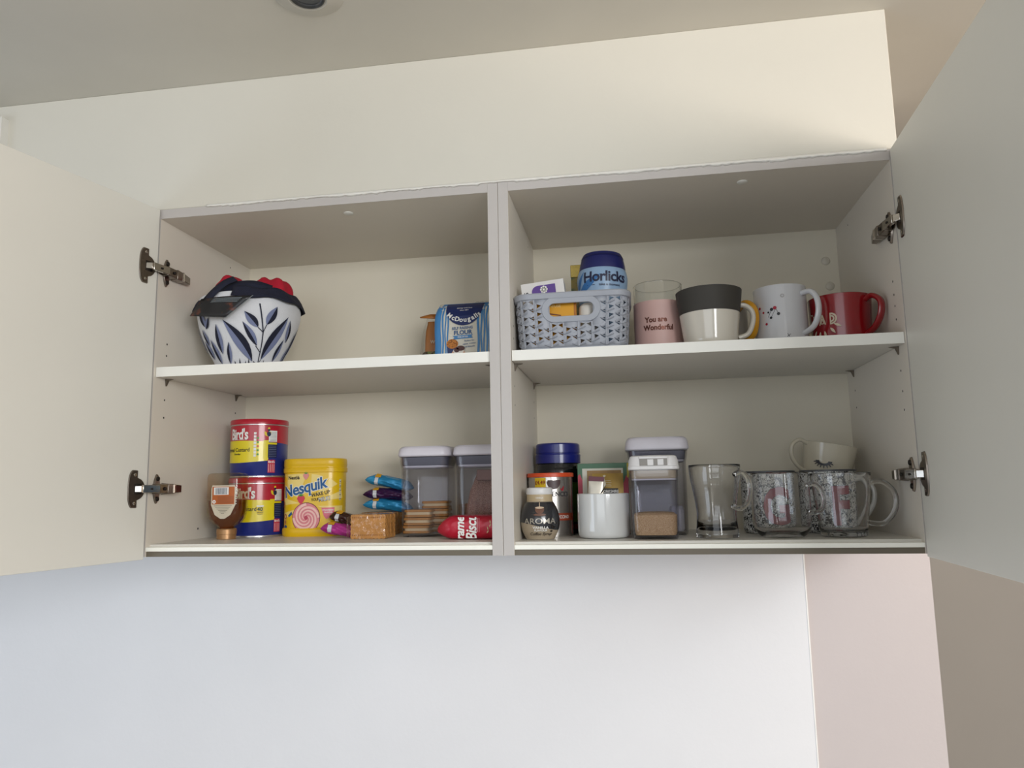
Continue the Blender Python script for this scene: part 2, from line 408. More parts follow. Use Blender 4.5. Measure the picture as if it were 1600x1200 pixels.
def hinge(cab, x, z, s, th, name_side):
    """s=+1: fixed to the left side panel. th: door swing beyond square"""
    h = obj('hinge', G().join(loft([(-.0, rr(.012, .040, .004)), (.0016, rr(.012, .040, .004))]).tf(Matrix.Translation((x, .020, z)) @ Matrix.Rotation(s * PI/2, 4, 'Y') )), nick, cab)
    # mounting plate: upright winged plate on the side panel
    g = G()
    pl = []
    for k in range(28):
        a = 2*PI*k/28; c, sn = math.cos(a), math.sin(a)
        rz = .0245 * (abs(sn) ** .8) * (1 if sn >= 0 else -1); ry = .0062 * (1 + .35 * math.cos(2*a)) * c
        pl.append((ry, rz))
    g.add([(x + s * .0004, .019 + a, z + b) for a, b in pl] + [(x + s * .0034, .019 + a * .9, z + b * .96) for a, b in pl],
          [tuple(range(27, -1, -1)), tuple(range(28, 56))] + [(i, (i+1) % 28, 28 + (i+1) % 28, 28 + i) for i in range(28)])
    obj('mounting_plate', g, nick, h, bevel=.0004)
    for dz in (-.0165, .0165):
        obj('screw', lathe([(.0001, .0028), (.0012, .003), (.0036, .0022), (.0042, 0)], 14).tf(Matrix.Translation((x + s * .003, .019, z + dz)) @ Matrix.Rotation(s * PI/2, 4, 'Y')), nickd, h)
    # body on the side panel, tapering inwards
    g = G(); xs = lambda d: x + s * d
    def blk(y0, y1, d0, d1, hz0, hz1, lift0, lift1):
        v = []
        for (yy, hz, la) in ((y0, hz0, lift0), (y1, hz1, lift1)):
            v += [(xs(d0), yy, z - hz), (xs(d0), yy, z + hz), (xs(la), yy, z + hz * .86), (xs(la), yy, z - hz * .86)]
        return G().add(v, [(0, 1, 2, 3), (4, 7, 6, 5), (0, 4, 5, 1), (1, 5, 6, 2), (2, 6, 7, 3), (3, 7, 4, 0)])
    g.join(blk(.006, .030, .003, 0, .0085, .0085, .014, .0155))
    g.join(blk(.0295, .046, .003, 0, .0095, .0085, .0165, .016))
    g.join(blk(.0485, .074, .004, 0, .0078, .0070, .0165, .0115))
    obj('hinge_body', g, nick, h, bevel=.0007)
    obj('adjusting_band', blk(.0455, .0490, .003, 0, .0088, .0085, .0172, .0168), nickb, h)
    obj('adjusting_screw', lathe([(.0001, .001), (.0026, .001), (.003, 0)], 12).tf(Matrix.Translation((xs(.0160), .022, z)) @ Matrix.Rotation(s * PI/2, 4, 'Y')), nickd, h)
    # crank arm to the cup on the door
    g = G(); hx = (.018 if s > 0 else 1.1835)
    ux, uy = -s * math.sin(R(th)) if s > 0 else -math.sin(R(-th)) * 1, -math.cos(R(th))
    u = Vector((DU[s][0], DU[s][1], 0)); nrm = Vector((-u.y, u.x, 0)) * (1 if s < 0 else -1)   # nrm points into the opening
    if nrm.x * s < 0: nrm = -nrm
    H0 = Vector((DH[s][0], DH[s][1], z))
    cup = H0 + u * .0235
    a = Vector((xs(.0125), .010, z)); b = cup + nrm * .009 + u * -.006
    hz = .0062
    def bar(a, b, dz, th_):
        d = (b - a).normalized(); n_ = Vector((-d.y, d.x, 0)) * th_; zz = Vector((0, 0, dz))
        v = [a - n_ - zz, a + n_ - zz, a + n_ + zz, a - n_ + zz, b - n_ - zz, b + n_ - zz, b + n_ + zz, b - n_ + zz]
        return G().add(v, [(0, 3, 2, 1), (4, 5, 6, 7), (0, 1, 5, 4), (1, 2, 6, 5), (2, 3, 7, 6), (3, 0, 4, 7)])
    obj('crank_arm', bar(a, b, hz, .0028).join(bar(b, cup + nrm * .001, hz * .8, .0024)), nickb, h, bevel=.0006)
    md = (a + b) / 2 + nrm * .0005
    obj('stamped_mark', bar(md - u * .002 + nrm * .0028, md + u * .0025 + nrm * .0028, .0014, .0004), nickd, h)
    # cup flange: D-shaped plate lying on the door's inner face
    out = []
    for k in range(40):
        t_ = 2*PI*k/40; c, sn = math.cos(t_), math.sin(t_)
        zz = .0295 * (abs(sn) ** .75) * (1 if sn >= 0 else -1)
        uu = .0125 + (.0105 if c > 0 else .0125) * abs(c) ** .45 * (1 if c > 0 else -1) + .004 * (1 - (zz / .0295) ** 2) * (1 if c < 0 else -.2)
        out.append((uu, zz))
    # flange bulges towards the hinge edge with the round cup, straight-ish outer side
    out = []
    for k in range(48):
        t_ = 2*PI*k/48; c, sn = math.cos(t_), math.sin(t_)
        zz = .0300 * math.copysign(abs(sn) ** .7, sn)
        if c >= 0: uu = .026 + .0085 * (1 - abs(zz / .03) ** 3) ** .6 + .003
        else: uu = .0205 - (.0155 * max(0, 1 - (zz / .0175) ** 2) ** .5 if abs(zz) < .0175 else 0)
        out.append((uu, zz))
    v = [tuple(H0 + u * a_ + nrm * .0003 + Vector((0, 0, b_))) for a_, b_ in out] + [tuple(H0 + u * (.022 + (a_ - .022) * .95) + nrm * .0022 + Vector((0, 0, b_ * .97))) for a_, b_ in out]
    obj('cup_flange', G().add(v, [tuple(range(47, -1, -1)), tuple(range(48, 96))] + [(i, (i+1) % 48, 48 + (i+1) % 48, 48 + i) for i in range(48)]), nick, h)
    v = []
    for hz_, du in ((.0085, 0),):
        for a_, b_ in ((.012, -hz_), (.026, -hz_), (.026, hz_), (.012, hz_)): v.append(tuple(H0 + u * a_ + nrm * .0024 + Vector((0, 0, b_))))
    obj('cup_opening', G().add(v, [(0, 1, 2, 3)]), nickd, h, solid=.0003)
    g = G()
    for dz in (-.0225, .0225):
        c_ = H0 + u * .0255 + nrm * .0022 + Vector((0, 0, dz))
        q = nrm.to_track_quat('Z', 'Y').to_matrix().to_4x4()
        obj('flange_screw', lathe([(.0001, .0004), (.0016, .0006), (.0026, .0001)], 12).tf(Matrix.Translation(c_) @ q), nickb, h)
DH = {1: (.0180, -.006), -1: (1.1835, -.004)}
DU = {1: (-math.sin(R(12.5)), -math.cos(R(12.5))), -1: (-.0500, -.99875)}
def cupboard(x0, side, label):
    x1 = x0 + .6 - .0003; x0 = x0 + (.0003 if side < 0 else 0)
    cab = thing('wall_cupboard', label, 'cupboard', (0, 0, 0), group='white wall cupboards hung side by side')
    a = x0 + T; b = x1 - T
    rows_y = (.032, .262)
    def side_panel(xa, xb, inner, s):
        g = box(xa, xb, 0, D + .008, 0, CH, 0)
        xi = inner + s * .00015
        for yy in rows_y:
            for zz in (.227, .2569, .3209 + .012, .353): 
                g.join(hole(xi, yy, zz, s, .0018))
        if s < 0: 
            for zz in (.37, .39, .2): g.join(hole(xi, .032, zz, s, .0018))
        g.join(hole(xi, .1463, .037, s, .002)); g.join(hole(xi, .225, .545 - .0, s, .0015))
        sp_ = obj('side_panel', g, [carc, hole_m], cab, smooth=False)
        obj('front_edging', box(xa + .0002, xb - .0002, -.0007, .0001, .0002, CH - .0002), edge_m, sp_)
    side_panel(x0, a, a, 1); side_panel(b, x1, b, -1)
    tp_ = obj('top_panel', box(a, b, 0, D, CH - T, CH), carc, cab)
    obj('front_edging', box(a, b, -.0007, .0001, CH - T, CH - .0002), edge_m, tp_)
    obj('back_panel', box(a, b, D, D + .008, T, CH - T), back_m, cab)
    obj('base_panel', box(a, b, .012, D, .004, FL), shelf_m, cab)
    # bottom front rail: pale lip above a recessed darker grip
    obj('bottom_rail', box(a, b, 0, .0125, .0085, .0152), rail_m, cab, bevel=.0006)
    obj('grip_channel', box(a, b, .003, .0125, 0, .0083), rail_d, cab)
    sh = obj('shelf', box(a + .0008, b - .0008, .0057, D - .002, SH - T, SH), [shelf_m], cab, bevel=.0006)
    obj('shelf_edging', box(a + .0008, b - .0008, .0050, .0058, SH - T, SH), shelfe_m, sh)
    for sx in (a, b):
        s = 1 if sx == a else -1
        for yy in (.034, .262):
            z = SH - T
            v = [(sx + s*.0002, yy - .0035, z - .0003), (sx + s*.0002, yy + .0035, z - .0003), (sx + s*.0135, yy + .0022, z - .0006), (sx + s*.0135, yy - .0022, z - .0006),
                 (sx + s*.0002, yy - .0030, z - .0030), (sx + s*.0002, yy + .0030, z - .0030), (sx + s*.0035, yy + .0025, z - .0028), (sx + s*.0035, yy - .0025, z - .0028)]
            g = G().add(v, [(0, 3, 2, 1), (4, 5, 6, 7), (0, 1, 5, 4), (1, 2, 6, 5), (2, 3, 7, 6), (3, 0, 4, 7)])
            v = [(sx + s*.0002, yy - .003, z - .002), (sx + s*.0002, yy + .003, z - .002), (sx + s*.0045, yy + .003, z - .002), (sx + s*.0045, yy - .003, z - .002),
                 (sx + s*.0002, yy - .0012, z - .0120), (sx + s*.0002, yy + .0012, z - .0120), (sx + s*.0016, yy + .001, z - .0115), (sx + s*.0016, yy - .001, z - .0115)]
            g.add(v, [(0, 3, 2, 1), (4, 5, 6, 7), (0, 1, 5, 4), (1, 2, 6, 5), (2, 3, 7, 6), (3, 0, 4, 7)])
            obj('shelf_support', g, M('shelf pin metal', '6e655a', .35, .9), cab)
    cx = .3367 if side > 0 else .9802
    obj('screw_cap', lathe([(.0001, -.0024), (.006, -.0022), (.0078, -.0012), (.0082, 0)], 24).tf(Matrix.Translation((cx, .039, CH - T))), M('screw cap white', 'e2e0d8', .4), cab)
    if side < 0:
        for (xx, zz) in ((1.1616, .5046), (1.166, .4568)):
            obj('screw_cap', lathe([(.0001, .0026), (.006, .0022), (.0078, .001), (.0082, 0)], 24).tf(Matrix.Translation((xx, D, zz)) @ Matrix.Rotation(PI/2, 4, 'X')), M('bracket cap', 'cfc8b8', .5), cab)
    # door
    H0 = Vector((*DH[side], 0)); u = Vector((*DU[side], 0)); n_ = Vector((-u.y, u.x, 0))
    if n_.x * side > 0: n_ = -n_                     # towards the outer face
    z0, z1 = -.0035, .5785; q = [H0, H0 + u * .596, H0 + u * .596 + n_ * .018, H0 + n_ * .018]
    v = [(p.x, p.y, z0) for p in q] + [(p.x, p.y, z1) for p in q]
    obj('door', G().add(v, [(0, 1, 2, 3), (4, 7, 6, 5), (0, 4, 5, 1), (1, 5, 6, 2), (2, 6, 7, 3), (3, 7, 4, 0)]), door_m, cab, bevel=.0008)
    for z in ((.4744, .1082) if side > 0 else (.468, .1077)): hinge(cab, a if side > 0 else b, z, side, 0, '')
    return cab
cupboard(0, 1, 'left wall cupboard of the pair, door open, with tins and biscuits')
cupboard(.6, -1, 'right wall cupboard of the pair, door open, with mugs and glassware')

# ================================================================== UPPER SHELF, LEFT
white_cloth = M('white printed cotton', 'd9dade', .9, var=.02, scale=60, bump=.3, bscale=900, sheen=.2)
navy = M('navy cotton', '14172c', .85, var=.1, scale=80, bump=.3, bscale=700)
red_cloth = M('red cotton', 'b5102c', .85, var=.06, scale=60, bump=.3, bscale=600)
greyblue = M('grey blue print', '747c9c', .85, var=.04)
T0 = thing('fabric_basket', 'round white cloth basket printed with navy and grey-blue leaves, stuffed with cloth', 'fabric basket', (.119, .118, SH))
bp = sp2([(.001, 0), (.040, .0005), (.050, .006), (.060, .025), (.070, .045), (.080, .070), (.087, .095), (.089, .112), (.0875, .124), (.0850, .131)], 4)
bf = profile_r([p for p in bp if p[0] > .03])
inner = [(r - .0025, z) for r, z in reversed(bp) if z > .004] + [(.001, .006)]
def wob(g, amp, k1=5, k2=3):
    o = []
    for x, y, z in g.v:
        a = math.atan2(y, x); s = 1 + amp * math.sin(k1 * a + z * 40) + amp * .6 * math.sin(k2 * a + 1 - z * 70)
        o.append((x * s, y * s, z + (z > .1) * amp * .12 * math.sin(4 * a + .6)))
    g.v = o; return g
obj('cloth_body', wob(lathe(bp + inner, 72), .008), white_cloth, T0, smooth=60)
bm_ = cyl(bf, R(28))
def bmap(u, v, off):
    x, y, z = bm_(u * 1.0, v, off + .0012); a = math.atan2(y, x)
    s = 1 + .008 * math.sin(5 * a + z * 40) + .0048 * math.sin(3 * a + 1 - z * 70); return (x * s, y * s, z)
# leaves: (base u, v, tip u, v, width, which half is dark: 1 = left of the rising midrib)
lv = [(.0261, .0759, .0385, .109, .013, -1), (.0140, .0705, -.0060, .0960, .013, -1), (.0095, .0145, -.0370, .0820, .020, -1), (.0150, .0404, -.0085, .0790, .011, 1),
      (.0266, .0180, .0600, .0960, .019, 1), (-.0507, .0270, -.0492, .0760, .013, 1), (-.0375, .0100, -.0325, .0460, .010, 1), (-.0600, .0110, -.0700, .0525, .012, 1),
      (-.0800, .020, -.0891, .0535, .013, 1), (-.0735, .0736, -.0822, .1067, .013, 1), (-.0780, .044, -.0854, .0720, .010, 1), (.0554, .0170, .0625, .0570, .011, 1),
      (-.0731, .0700, -.0610, .0880, .010, -1), (.0690, .0520, .0650, .0910, .010, -1), (.090, .030, .100, .085, .012, 1), (.083, .012, .088, .05, .01, -1), (-.107, .03, -.115, .09, .014, 1)]
def lf(x, y, x2, y2, wd, sd): return refine(leaf2(x, y, math.hypot(x2 - x, y2 - y), wd, math.degrees(math.atan2(y2 - y, x2 - x)), sd), .008)
dk = U(*[lf(a, b, c, d, wd, sd) for a, b, c, d, wd, sd in lv])
lt = U(*[lf(a, b, c, d, wd, -sd) for a, b, c, d, wd, sd in lv])
stem = U(refine(line2([(.0215, .008), (.0229, .0392), (.0222, .0632), (.0175, .090), (.0138, .1104)], .0018), .006), line2([(.0222, .0632), (.0140, .0705)], .0012), line2([(.0222, .0632), (.0261, .0759)], .0012), line2([(.0225, .030), (.0127, .0404)], .0012), line2([(.0215, .010), (.0114, .0150)], .0012), line2([(.0215, .010), (.0266, .0185)], .0012),
         *[poly2([(x - .003, .006), (x + .003, .006), (x + .001 * (i % 3 - 1), .016 + .004 * (i % 2))]) for i, x in enumerate((-.026, -.016, -.005, .003, .012, .033, .041))])
obj('leaf_print', lay(U(dk, stem), bmap, .0010), navy, T0, label='navy leaf print')
obj('leaf_print', lay(lt, bmap, .0006), greyblue, T0, label='grey-blue leaf print')
def ring_band(z, r, w_, a0, a1, sag=0, tilt=0, n=30):
    g = G(); v = []
    for i in range(n + 1):
        a = R(a0 + (a1 - a0) * i / n); s = i / n
        zz = z + sag * math.sin(PI * s) + tilt * (s - .5); rr_ = r * (1 + .02 * math.sin(7 * a))
        for k in range(6):
            q = k / 5 - .5; v.append((rr_ * math.sin(a) * (1 - .12 * q), -rr_ * math.cos(a) * (1 - .12 * q), zz + w_ * q + .002 * math.sin(9 * a + k)))
    f = [(i*6+k, i*6+k+1, (i+1)*6+k+1, (i+1)*6+k) for i in range(n) for k in range(5)]
    return g.add(v, f)
obj('rim_band', ring_band(.127, .0895, .020, 10, 135, .004, -.004), navy, T0, solid=.002, smooth=70)
obj('rim_band', ring_band(.118, .090, .020, -75, -35, 0, -.008), navy, T0, solid=.002, smooth=70)
# stuffing inside
def blob(name, cx, cy, cz, rx, ry, rz, mat, seed, label, cat='cloth', amp=.12, parent=None, rot=None):
    rnd = random.Random(seed); ph = [rnd.random() * 6 for _ in range(6)]
    bm = bmesh.new(); bmesh.ops.create_icosphere(bm, subdivisions=4, radius=1)
    for v in bm.verts:
        d = v.co.copy(); k = 1 + amp * (math.sin(4*d.x + 3*d.z + ph[0]) * .5 + math.sin(7*d.y + 2*d.x + ph[1]) * .35 + math.sin(9*d.z + 5*d.x + ph[2]) * .25)
        v.co = Vector((d.x * rx * k, d.y * ry * k, d.z * rz * k))
    bm.verts.index_update(); g = G().add([tuple(v.co) for v in bm.verts], [tuple(v.index for v in f.verts) for f in bm.faces]); bm.free()
    o = obj(name, g, mat, parent, (cx, cy, cz), rot, smooth=70)
    if parent is None: tag(o, label, cat)
    return o
blob('folded_cloth', .0840, .120, SH + .147, .034, .034, .036, red_cloth, 2, 'folded red cloth at the left of the leaf-print basket')
blob('folded_cloth', .1500, .136, SH + .146, .034, .032, .034, red_cloth, 5, 'folded red cloth at the back right of the leaf-print basket', rot=(0, .5, 0), amp=.22)
blob('folded_cloth', .1190, .104, SH + .158, .012, .014, .012, white_cloth, 8, 'small bit of white cloth peeping out between the red cloths')
t = thing('navy_apron', 'navy cloth with a wide strap bundled on top of the leaf-print basket', 'apron', (.119, .118, SH))
blob('cloth_bundle', .014, -.044, .128, .050, .022, .022, navy, 11, '', parent=t, amp=.16)
def strap(pts, w_, twist=0, n=6):
    P = smoothp(pts, n); g = G(); v = []
    for i, p in enumerate(P):
        tt = (P[min(len(P)-1, i+1)] - P[max(0, i-1)]).normalized(); s = Vector((0, -1, .35)).cross(tt).normalized()
        v += [tuple(p - s * w_/2), tuple(p + Vector((0, -.001, 0))), tuple(p + s * w_/2)]
    return g.add(v, [q for i in range(len(P)-1) for q in ((3*i, 3*i+3, 3*i+4, 3*i+1), (3*i+1, 3*i+4, 3*i+5, 3*i+2))])
obj('strap', strap([(.010, -.070, .157), (-.002, -.082, .147), (-.018, -.091, .128), (-.034, -.094, .108)], .014), navy, t, solid=.0015, smooth=70)
obj('strap', strap([(-.030, -.060, .130), (-.022, -.066, .136), (-.010, -.069, .140), (.006, -.070, .144), (.040, -.062, .146), (.066, -.048, .139)], .018), navy, t, solid=.0015, smooth=70)
t = thing('care_card', 'dark printed card hanging over the front of the leaf-print basket', 'card', (.119, .118, SH))
cardp = [(-.060, -.0900, .0900), (.016, -.1060, .0800), (.058, -.0960, .1180), (-.038, -.0930, .1180)]
g = G(); v = []
for i in range(9):
    for j in range(7):
        s, q = i / 8, j / 6
        p = (Vector(cardp[0]).lerp(Vector(cardp[1]), s)).lerp(Vector(cardp[3]).lerp(Vector(cardp[2]), s), q); v.append(tuple(p + Vector((0, -.006 * math.sin(PI * s), 0))))
g.add(v, [(i*7+j, (i+1)*7+j, (i+1)*7+j+1, i*7+j+1) for i in range(8) for j in range(6)])
obj('card', g, speck('card print', '191a1e', '5a2f22', 70, .62, .35, c3='8d5a40', bump=0), t, solid=.0006)
def cm(u, v, off):
    p = (Vector(cardp[0]).lerp(Vector(cardp[1]), u)).lerp(Vector(cardp[3]).lerp(Vector(cardp[2]), u), v); return (p.x, p.y - .006 * math.sin(PI * u) - off, p.z)
obj('small_print', lay(U(*[rect2(.30, .72 + k * .06, .85, .735 + k * .06, .1) for k in range(4)]), cm, .0008), M('card print pale', '8f9aa0', .5), t)
obj('card_edge', lay(U(line2([(0.02, .01), (1, .01), (1, 1)], .02)), cm, .0008), M('card edge', '6f7678', .5), t)

# flour bag
blue_p = M('flour pack blue', '3d7fb8', .4, var=.04); navy_p = M('flour pack navy', '17285e', .4, var=.04); paper = M('flour pack paper', 'd8d3c6', .55, var=.02, scale=80, bump=.15, bscale=200)
fx0, fx1, fy, fd, fh = .4580, .5640, .140, .066, .1210
t = thing('flour_bag', 'blue and white striped paper bag of self raising flour with a navy badge', 'flour bag', ((fx0 + fx1) / 2, fy + fd / 2, SH))
W = fx1 - fx0
def softpack(secs, n=72, crumple=0, seed=0):
    rnd = random.Random(seed); out = []
    for z, w_, d_, r_ in secs:
        pts = rrn(w_, d_, r_, n); a = crumple
        out.append((z, [(x + a * math.sin(i * .9 + z * 210 + seed), y + a * math.sin(i * 1.3 - z * 170 + seed)) for i, (x, y) in enumerate(pts)]))
    return loft(out)
FS = [(0, W * .95, fd * .92, .008), (.004, W, fd, .010), (.03, W * 1.01, fd * 1.03, .012), (.06, W * 1.01, fd * 1.03, .012), (.092, W, fd * .95, .012), (.105, W * .97, fd * .75, .012), (.113, W * .95, fd * .5, .010), (fh - .004, W * .94, fd * .3, .006), (fh, W * .93, fd * .12, .003)]
obj('paper_bag', softpack(FS, crumple=.0004), paper, t, smooth=60)
def fmap(u, v, off):
    for a_, b_ in zip(FS[:-1], FS[1:]):
        if a_[0] <= v <= b_[0]: q = (v - a_[0]) / (b_[0] - a_[0]); dd = a_[2] + (b_[2] - a_[2]) * q; ww = a_[1] + (b_[1] - a_[1]) * q; break
    else: dd = FS[-1][2]; ww = FS[-1][1]
    e = max(0, abs(u) - (ww / 2 - .008)); return (max(-ww/2 - .0004, min(ww/2 + .0004, u)), -dd / 2 - off - .0006 + (e * e / .014), v)
strp = []
for x0_, x1_ in ((-.0525, -.0405), (-.0385, -.0355), (-.0335, -.0312), (-.0295, -.0270), (.0245, .0285), (.0305, .0335), (.0355, .0382), (.0402, .0432), (.0450, .0478), (.0498, .0525)):
    wv = lambda v, x=x0_: .0008 * math.sin(v * 90 + x * 400)
    g = rect2(x0_, .003, x1_, .110, .003); g.v = [(u + wv(v) - (.006 * (1 - v / .11) * (-1 if u < 0 else 1) * 0), v, 0) for u, v, _ in g.v]; strp.append(g)
strp.append(rect2(-.05, .110, .05, fh - .001, .01))
obj('blue_stripes', lay(U(*strp), fmap, .0003), blue_p, t)
bd = [(.033 * math.cos(R(180 + 180 * k / 24)), .108 + .034 * math.sin(R(180 + 180 * k / 24))) for k in range(25)] + [(.0340, .119), (-.0340, .119)]
obj('navy_badge', lay(refine(poly2(bd), .008), fmap, .0007), navy_p, t)
def arc_text(s, size, r, cx, cy, a0, a1, bold=.02):
    wd = [{'M': 1.45, 'D': 1.15, 'l': .48, 's': .8}.get(ch, 1.0) for ch in s]; tot = sum(wd); gs = []; acc = 0
    for ch, q in zip(s, wd):
        a = a0 + (a1 - a0) * (acc + q / 2) / tot; acc += q
        gs.append(text2(ch, size, bold, cx=cx + r * math.sin(R(a)), cy=cy - r * math.cos(R(a)), ang=a))
    return U(*gs)
wht = M('print white', 'e9e8e4', .5)
obj('lettering', lay(U(arc_text('M DOUGALLS'.title().replace('M D', 'McD').replace(' ', ''), .0118, .040, 0, .1245, -46, 46, .03), text2('baking with love', .0042, .01, .3, cx=0, cy=.1080), text2('since 1864', .0035, .01, .2, cx=0, cy=.1030)), fmap, .0011), wht, t)
ink = M('print blue ink', '2f5a8c', .5)
obj('lettering', lay(U(text2('SELF RAISING', .0068, .02, cx=-.002, cy=.0695, ang=2, wscale=.93), text2('FLOUR', .0105, .03, cx=-.001, cy=.0615, ang=2, wscale=1.0), *[text2(s, .0042, .005, .3, cx=.010, cy=.0465 - .0052 * i, ang=5) for i, s in enumerate(('Perfect for', 'cakes, scones', 'and biscuits'))]), fmap, .0007), ink, t)
obj('ribbon', lay(poly2([(-.019, .0555), (.017, .057), (.014, .054), (.017, .051), (-.019, .0495), (-.016, .0525)]), fmap, .0007), blue_p, t)
obj('lettering', lay(text2('FINE SIFTED', .0035, .02, cx=-.001, cy=.0533, ang=2), fmap, .0011), wht, t)
obj('muffin_picture', lay(U(disc2(-.020, .0415, .0105, .0085), ), fmap, .0008), speck('muffin', '5a2c16', 'c07a35', 500, .42, bump=0), t)
obj('muffin_case', lay(poly2([(-.0295, .0385), (-.0115, .0375), (-.015, .012), (-.027, .012)]), fmap, .0007), navy_p, t)
obj('bun_picture', lay(U(disc2(-.009, .022, .0125, .011, a0=0, a1=180), rect2(-.0215, .008, .0035, .022)), fmap, .0011), M('bun pink', 'd3a487', .6), t)
obj('icing', lay(disc2(-.009, .0285, .0095, .0055), fmap, .0014), M('icing', 'e7dfd6', .4), t)
obj('chocolate', lay(U(disc2(-.005, .033, .0075, .0045), disc2(-.012, .030, .005, .004)), fmap, .0017), M('choc', '4a1f18', .4), t)
# clear bag behind flour
clear = thin('clear film', (.96, .96, .96), rough=.12, haze=.12, hazecol=(.75, .75, .74))
t = softpack([(0, .06, .04, .01), (.10, .062, .036, .01), (.125, .05, .014, .004), (.138, .040, .006, .002), (.141, .030, .002, .0008)], crumple=.0010, seed=3)
o = obj('clear_bag', t, clear, None, (.530, .240, SH), (0, 0, .1), smooth=50)
tag(o, 'crumpled clear plastic bag standing behind the striped flour bag', 'bag')
# pasta / seed bag
t = thing('dried_fruit_bag', 'small clear and orange bag of mixed seeds beside the striped flour bag', 'food bag', (.449, .195, SH))
orange = M('orange film', 'a8692c', .35, var=.06, scale=60)
obj('contents', softpack([(.001, .050, .032, .010), (.012, .056, .038, .012), (.034, .052, .036, .012), (.038, .048, .030, .010)], crumple=.0014, seed=2), speck('mixed seeds', '3a2f1c', '9a8358', 260, .48, .6, 'vor', .6, c3='6f7a3c'), t, smooth=60)
obj('orange_sleeve', softpack([(.036, .045, .022, .006), (.06, .043, .020, .006), (.078, .040, .014, .004), (.096, .034, .006, .002)], crumple=.0006, seed=5), orange, t, smooth=50)
obj('clear_film', softpack([(.0, .054, .040, .012), (.014, .060, .043, .013), (.036, .058, .040, .012), (.07, .052, .028, .008), (.098, .040, .010, .003), (.104, .034, .006, .002)], crumple=.0008, seed=1), thin('bag film', (.97, .97, .97), rough=.08), t, smooth=50)
obj('twisted_top', G().add([(-.030, -.010, .104), (.004, -.008, .108), (.005, -.008, .099), (-.030, -.009, .1025), (-.012, -.006, .109), (-.010, -.011, .100)], [(0, 4, 5, 3), (4, 1, 2, 5)]), orange, t, solid=.001)
obj('orange_flap', G().add([(.008, -.012, .101), (.026, -.010, .112), (.028, -.010, .104), (.014, -.012, .098)], [(0, 1, 2, 3)]), M('rust film', '9a4a2c', .4), t, solid=.0006)
obj('price_label', G().add([(-.008, -.0225, .006), (.022, -.0225, .006), (.022, -.0222, .017), (-.008, -.0222, .017)], [(0, 1, 2, 3)]), M('label red', '8e1c22', .4), t, solid=.0005)
obj('lettering', U(text2('WHOLE', .0085, .02, ang=-4)).tf(Matrix.Translation((.006, -.0152, .055)) @ Matrix.Rotation(PI/2, 4, 'X')), M('film print', 'c4b7a0', .4), t)

# ================================================================== UPPER SHELF, RIGHT
bg_m = M('grey basket plastic', '9ea2ab', .5, var=.02, scale=60)
BX, BY, BW, BDp, BH = .7090, .092, .178, .140, .0915
t = thing('storage_basket', 'grey plastic basket with a woven lattice wall and oval hand slot', 'basket', (BX, BY, SH))
per = rrn(BW, BDp, .022, 160)
def bsc(v): return .925 + .075 * min(1, v / BH)
bmap2 = around(per, bsc)
P_ = [Vector(p) for p in per]; PL = sum((P_[(i+1) % 160] - P_[i]).length for i in range(160))
nc = 52; cw = PL / nc; chh = .0129; rows = 6; z0 = .006
g = G()
def sect(uc, vc, hu, hv):   # inside stadium?
    du = max(0, abs(uc) - (hu - hv)); return math.hypot(du, vc - .064) < hv
gi = []
for i in range(nc):
    u0 = (i - nc / 2) * cw; ph = (i // 1) % 2
    for j in range(rows + 1):
        v0 = z0 + (j - (.5 if ((i + 1) // 2) % 2 else 0)) * chh; v1 = v0 + chh
        if v1 <= z0 + 1e-6 or v0 >= BH - .010: continue
        a, b = max(v0, z0), min(v1, BH - .008); m_ = (v0 + v1) / 2
        if sect(u0 + cw/2, m_, .0385, .0145) or sect(u0 + cw/2, m_, .034, .0125): continue
        c_ = u0 + cw/2; full = (a == v0 and b == v1)
        q = [(u0, a), (u0 + cw, a), (u0 + cw, b), (u0, b)]
        if not full or (abs(c_) < .05 and abs(m_ - .064) < .021): gi.append((q, [(0, 1, 2, 3)])); continue
        if ph: tr = [(u0 + cw * .24, m_ - .0026), (u0 + cw * .90, m_ + .0022), (u0 + cw * .24, m_ + .0046)]
        else: tr = [(u0 + cw * .10, m_ + .0022), (u0 + cw * .76, m_ - .0026), (u0 + cw * .76, m_ + .0046)]
        if ph: fc = [(0, 1, 5, 4), (1, 2, 5), (2, 3, 6, 5), (3, 0, 4, 6)]
        else: fc = [(0, 1, 5, 4), (1, 2, 6, 5), (2, 3, 4, 6), (3, 0, 4)]
        gi.append((q + tr, fc))
for q, fc in gi: g.add([bmap2(u, v, 0) for u, v in q], fc)
g.open = True
obj('lattice_wall', g, bg_m, t, smooth=60, solid=.0022)
g = G()   # raised Y ribs between the rows of holes
for i in range(1, nc, 2):
    u0 = (i - nc / 2) * cw; shv = .5 if ((i + 1) // 2) % 2 else 0
    for j in range(rows + 1):
        vb = z0 + (j - shv) * chh
        if vb < z0 - 1e-6 or vb + chh > BH - .006: continue
        if sect(u0, vb + chh / 2, .047, .022): continue
        for sgn in (-1, 1):
            if sect(u0 + sgn * cw * .6, vb + chh / 2, .046, .021): continue
            g.join(tube([bmap2(u0 + sgn * cw * q_, vb + chh * p_, .0011) for q_, p_ in ((0, -.02), (.35, .08), (.95, .30))], .0017, 6, .45))
        g.join(tube([bmap2(u0, vb + chh * q_, .0011) for q_ in (0, .5, 1)], .0017, 6, .5))
obj('woven_ribs', g, bg_m, t)
g = lathe([(0, 0)], 1) if False else G()
rimp = [bmap2(PL * k / 160, BH - .001, 0) for k in range(160)]
v = []; f = []
for k in range(160):
    for (off, dz) in ((.0005, -.009), (.0035, -.008), (.0045, -.001), (.003, .0012), (-.0015, .0012), (-.0018, -.004)):
        v.append(bmap2(PL * k / 160, BH + dz - .001, off))
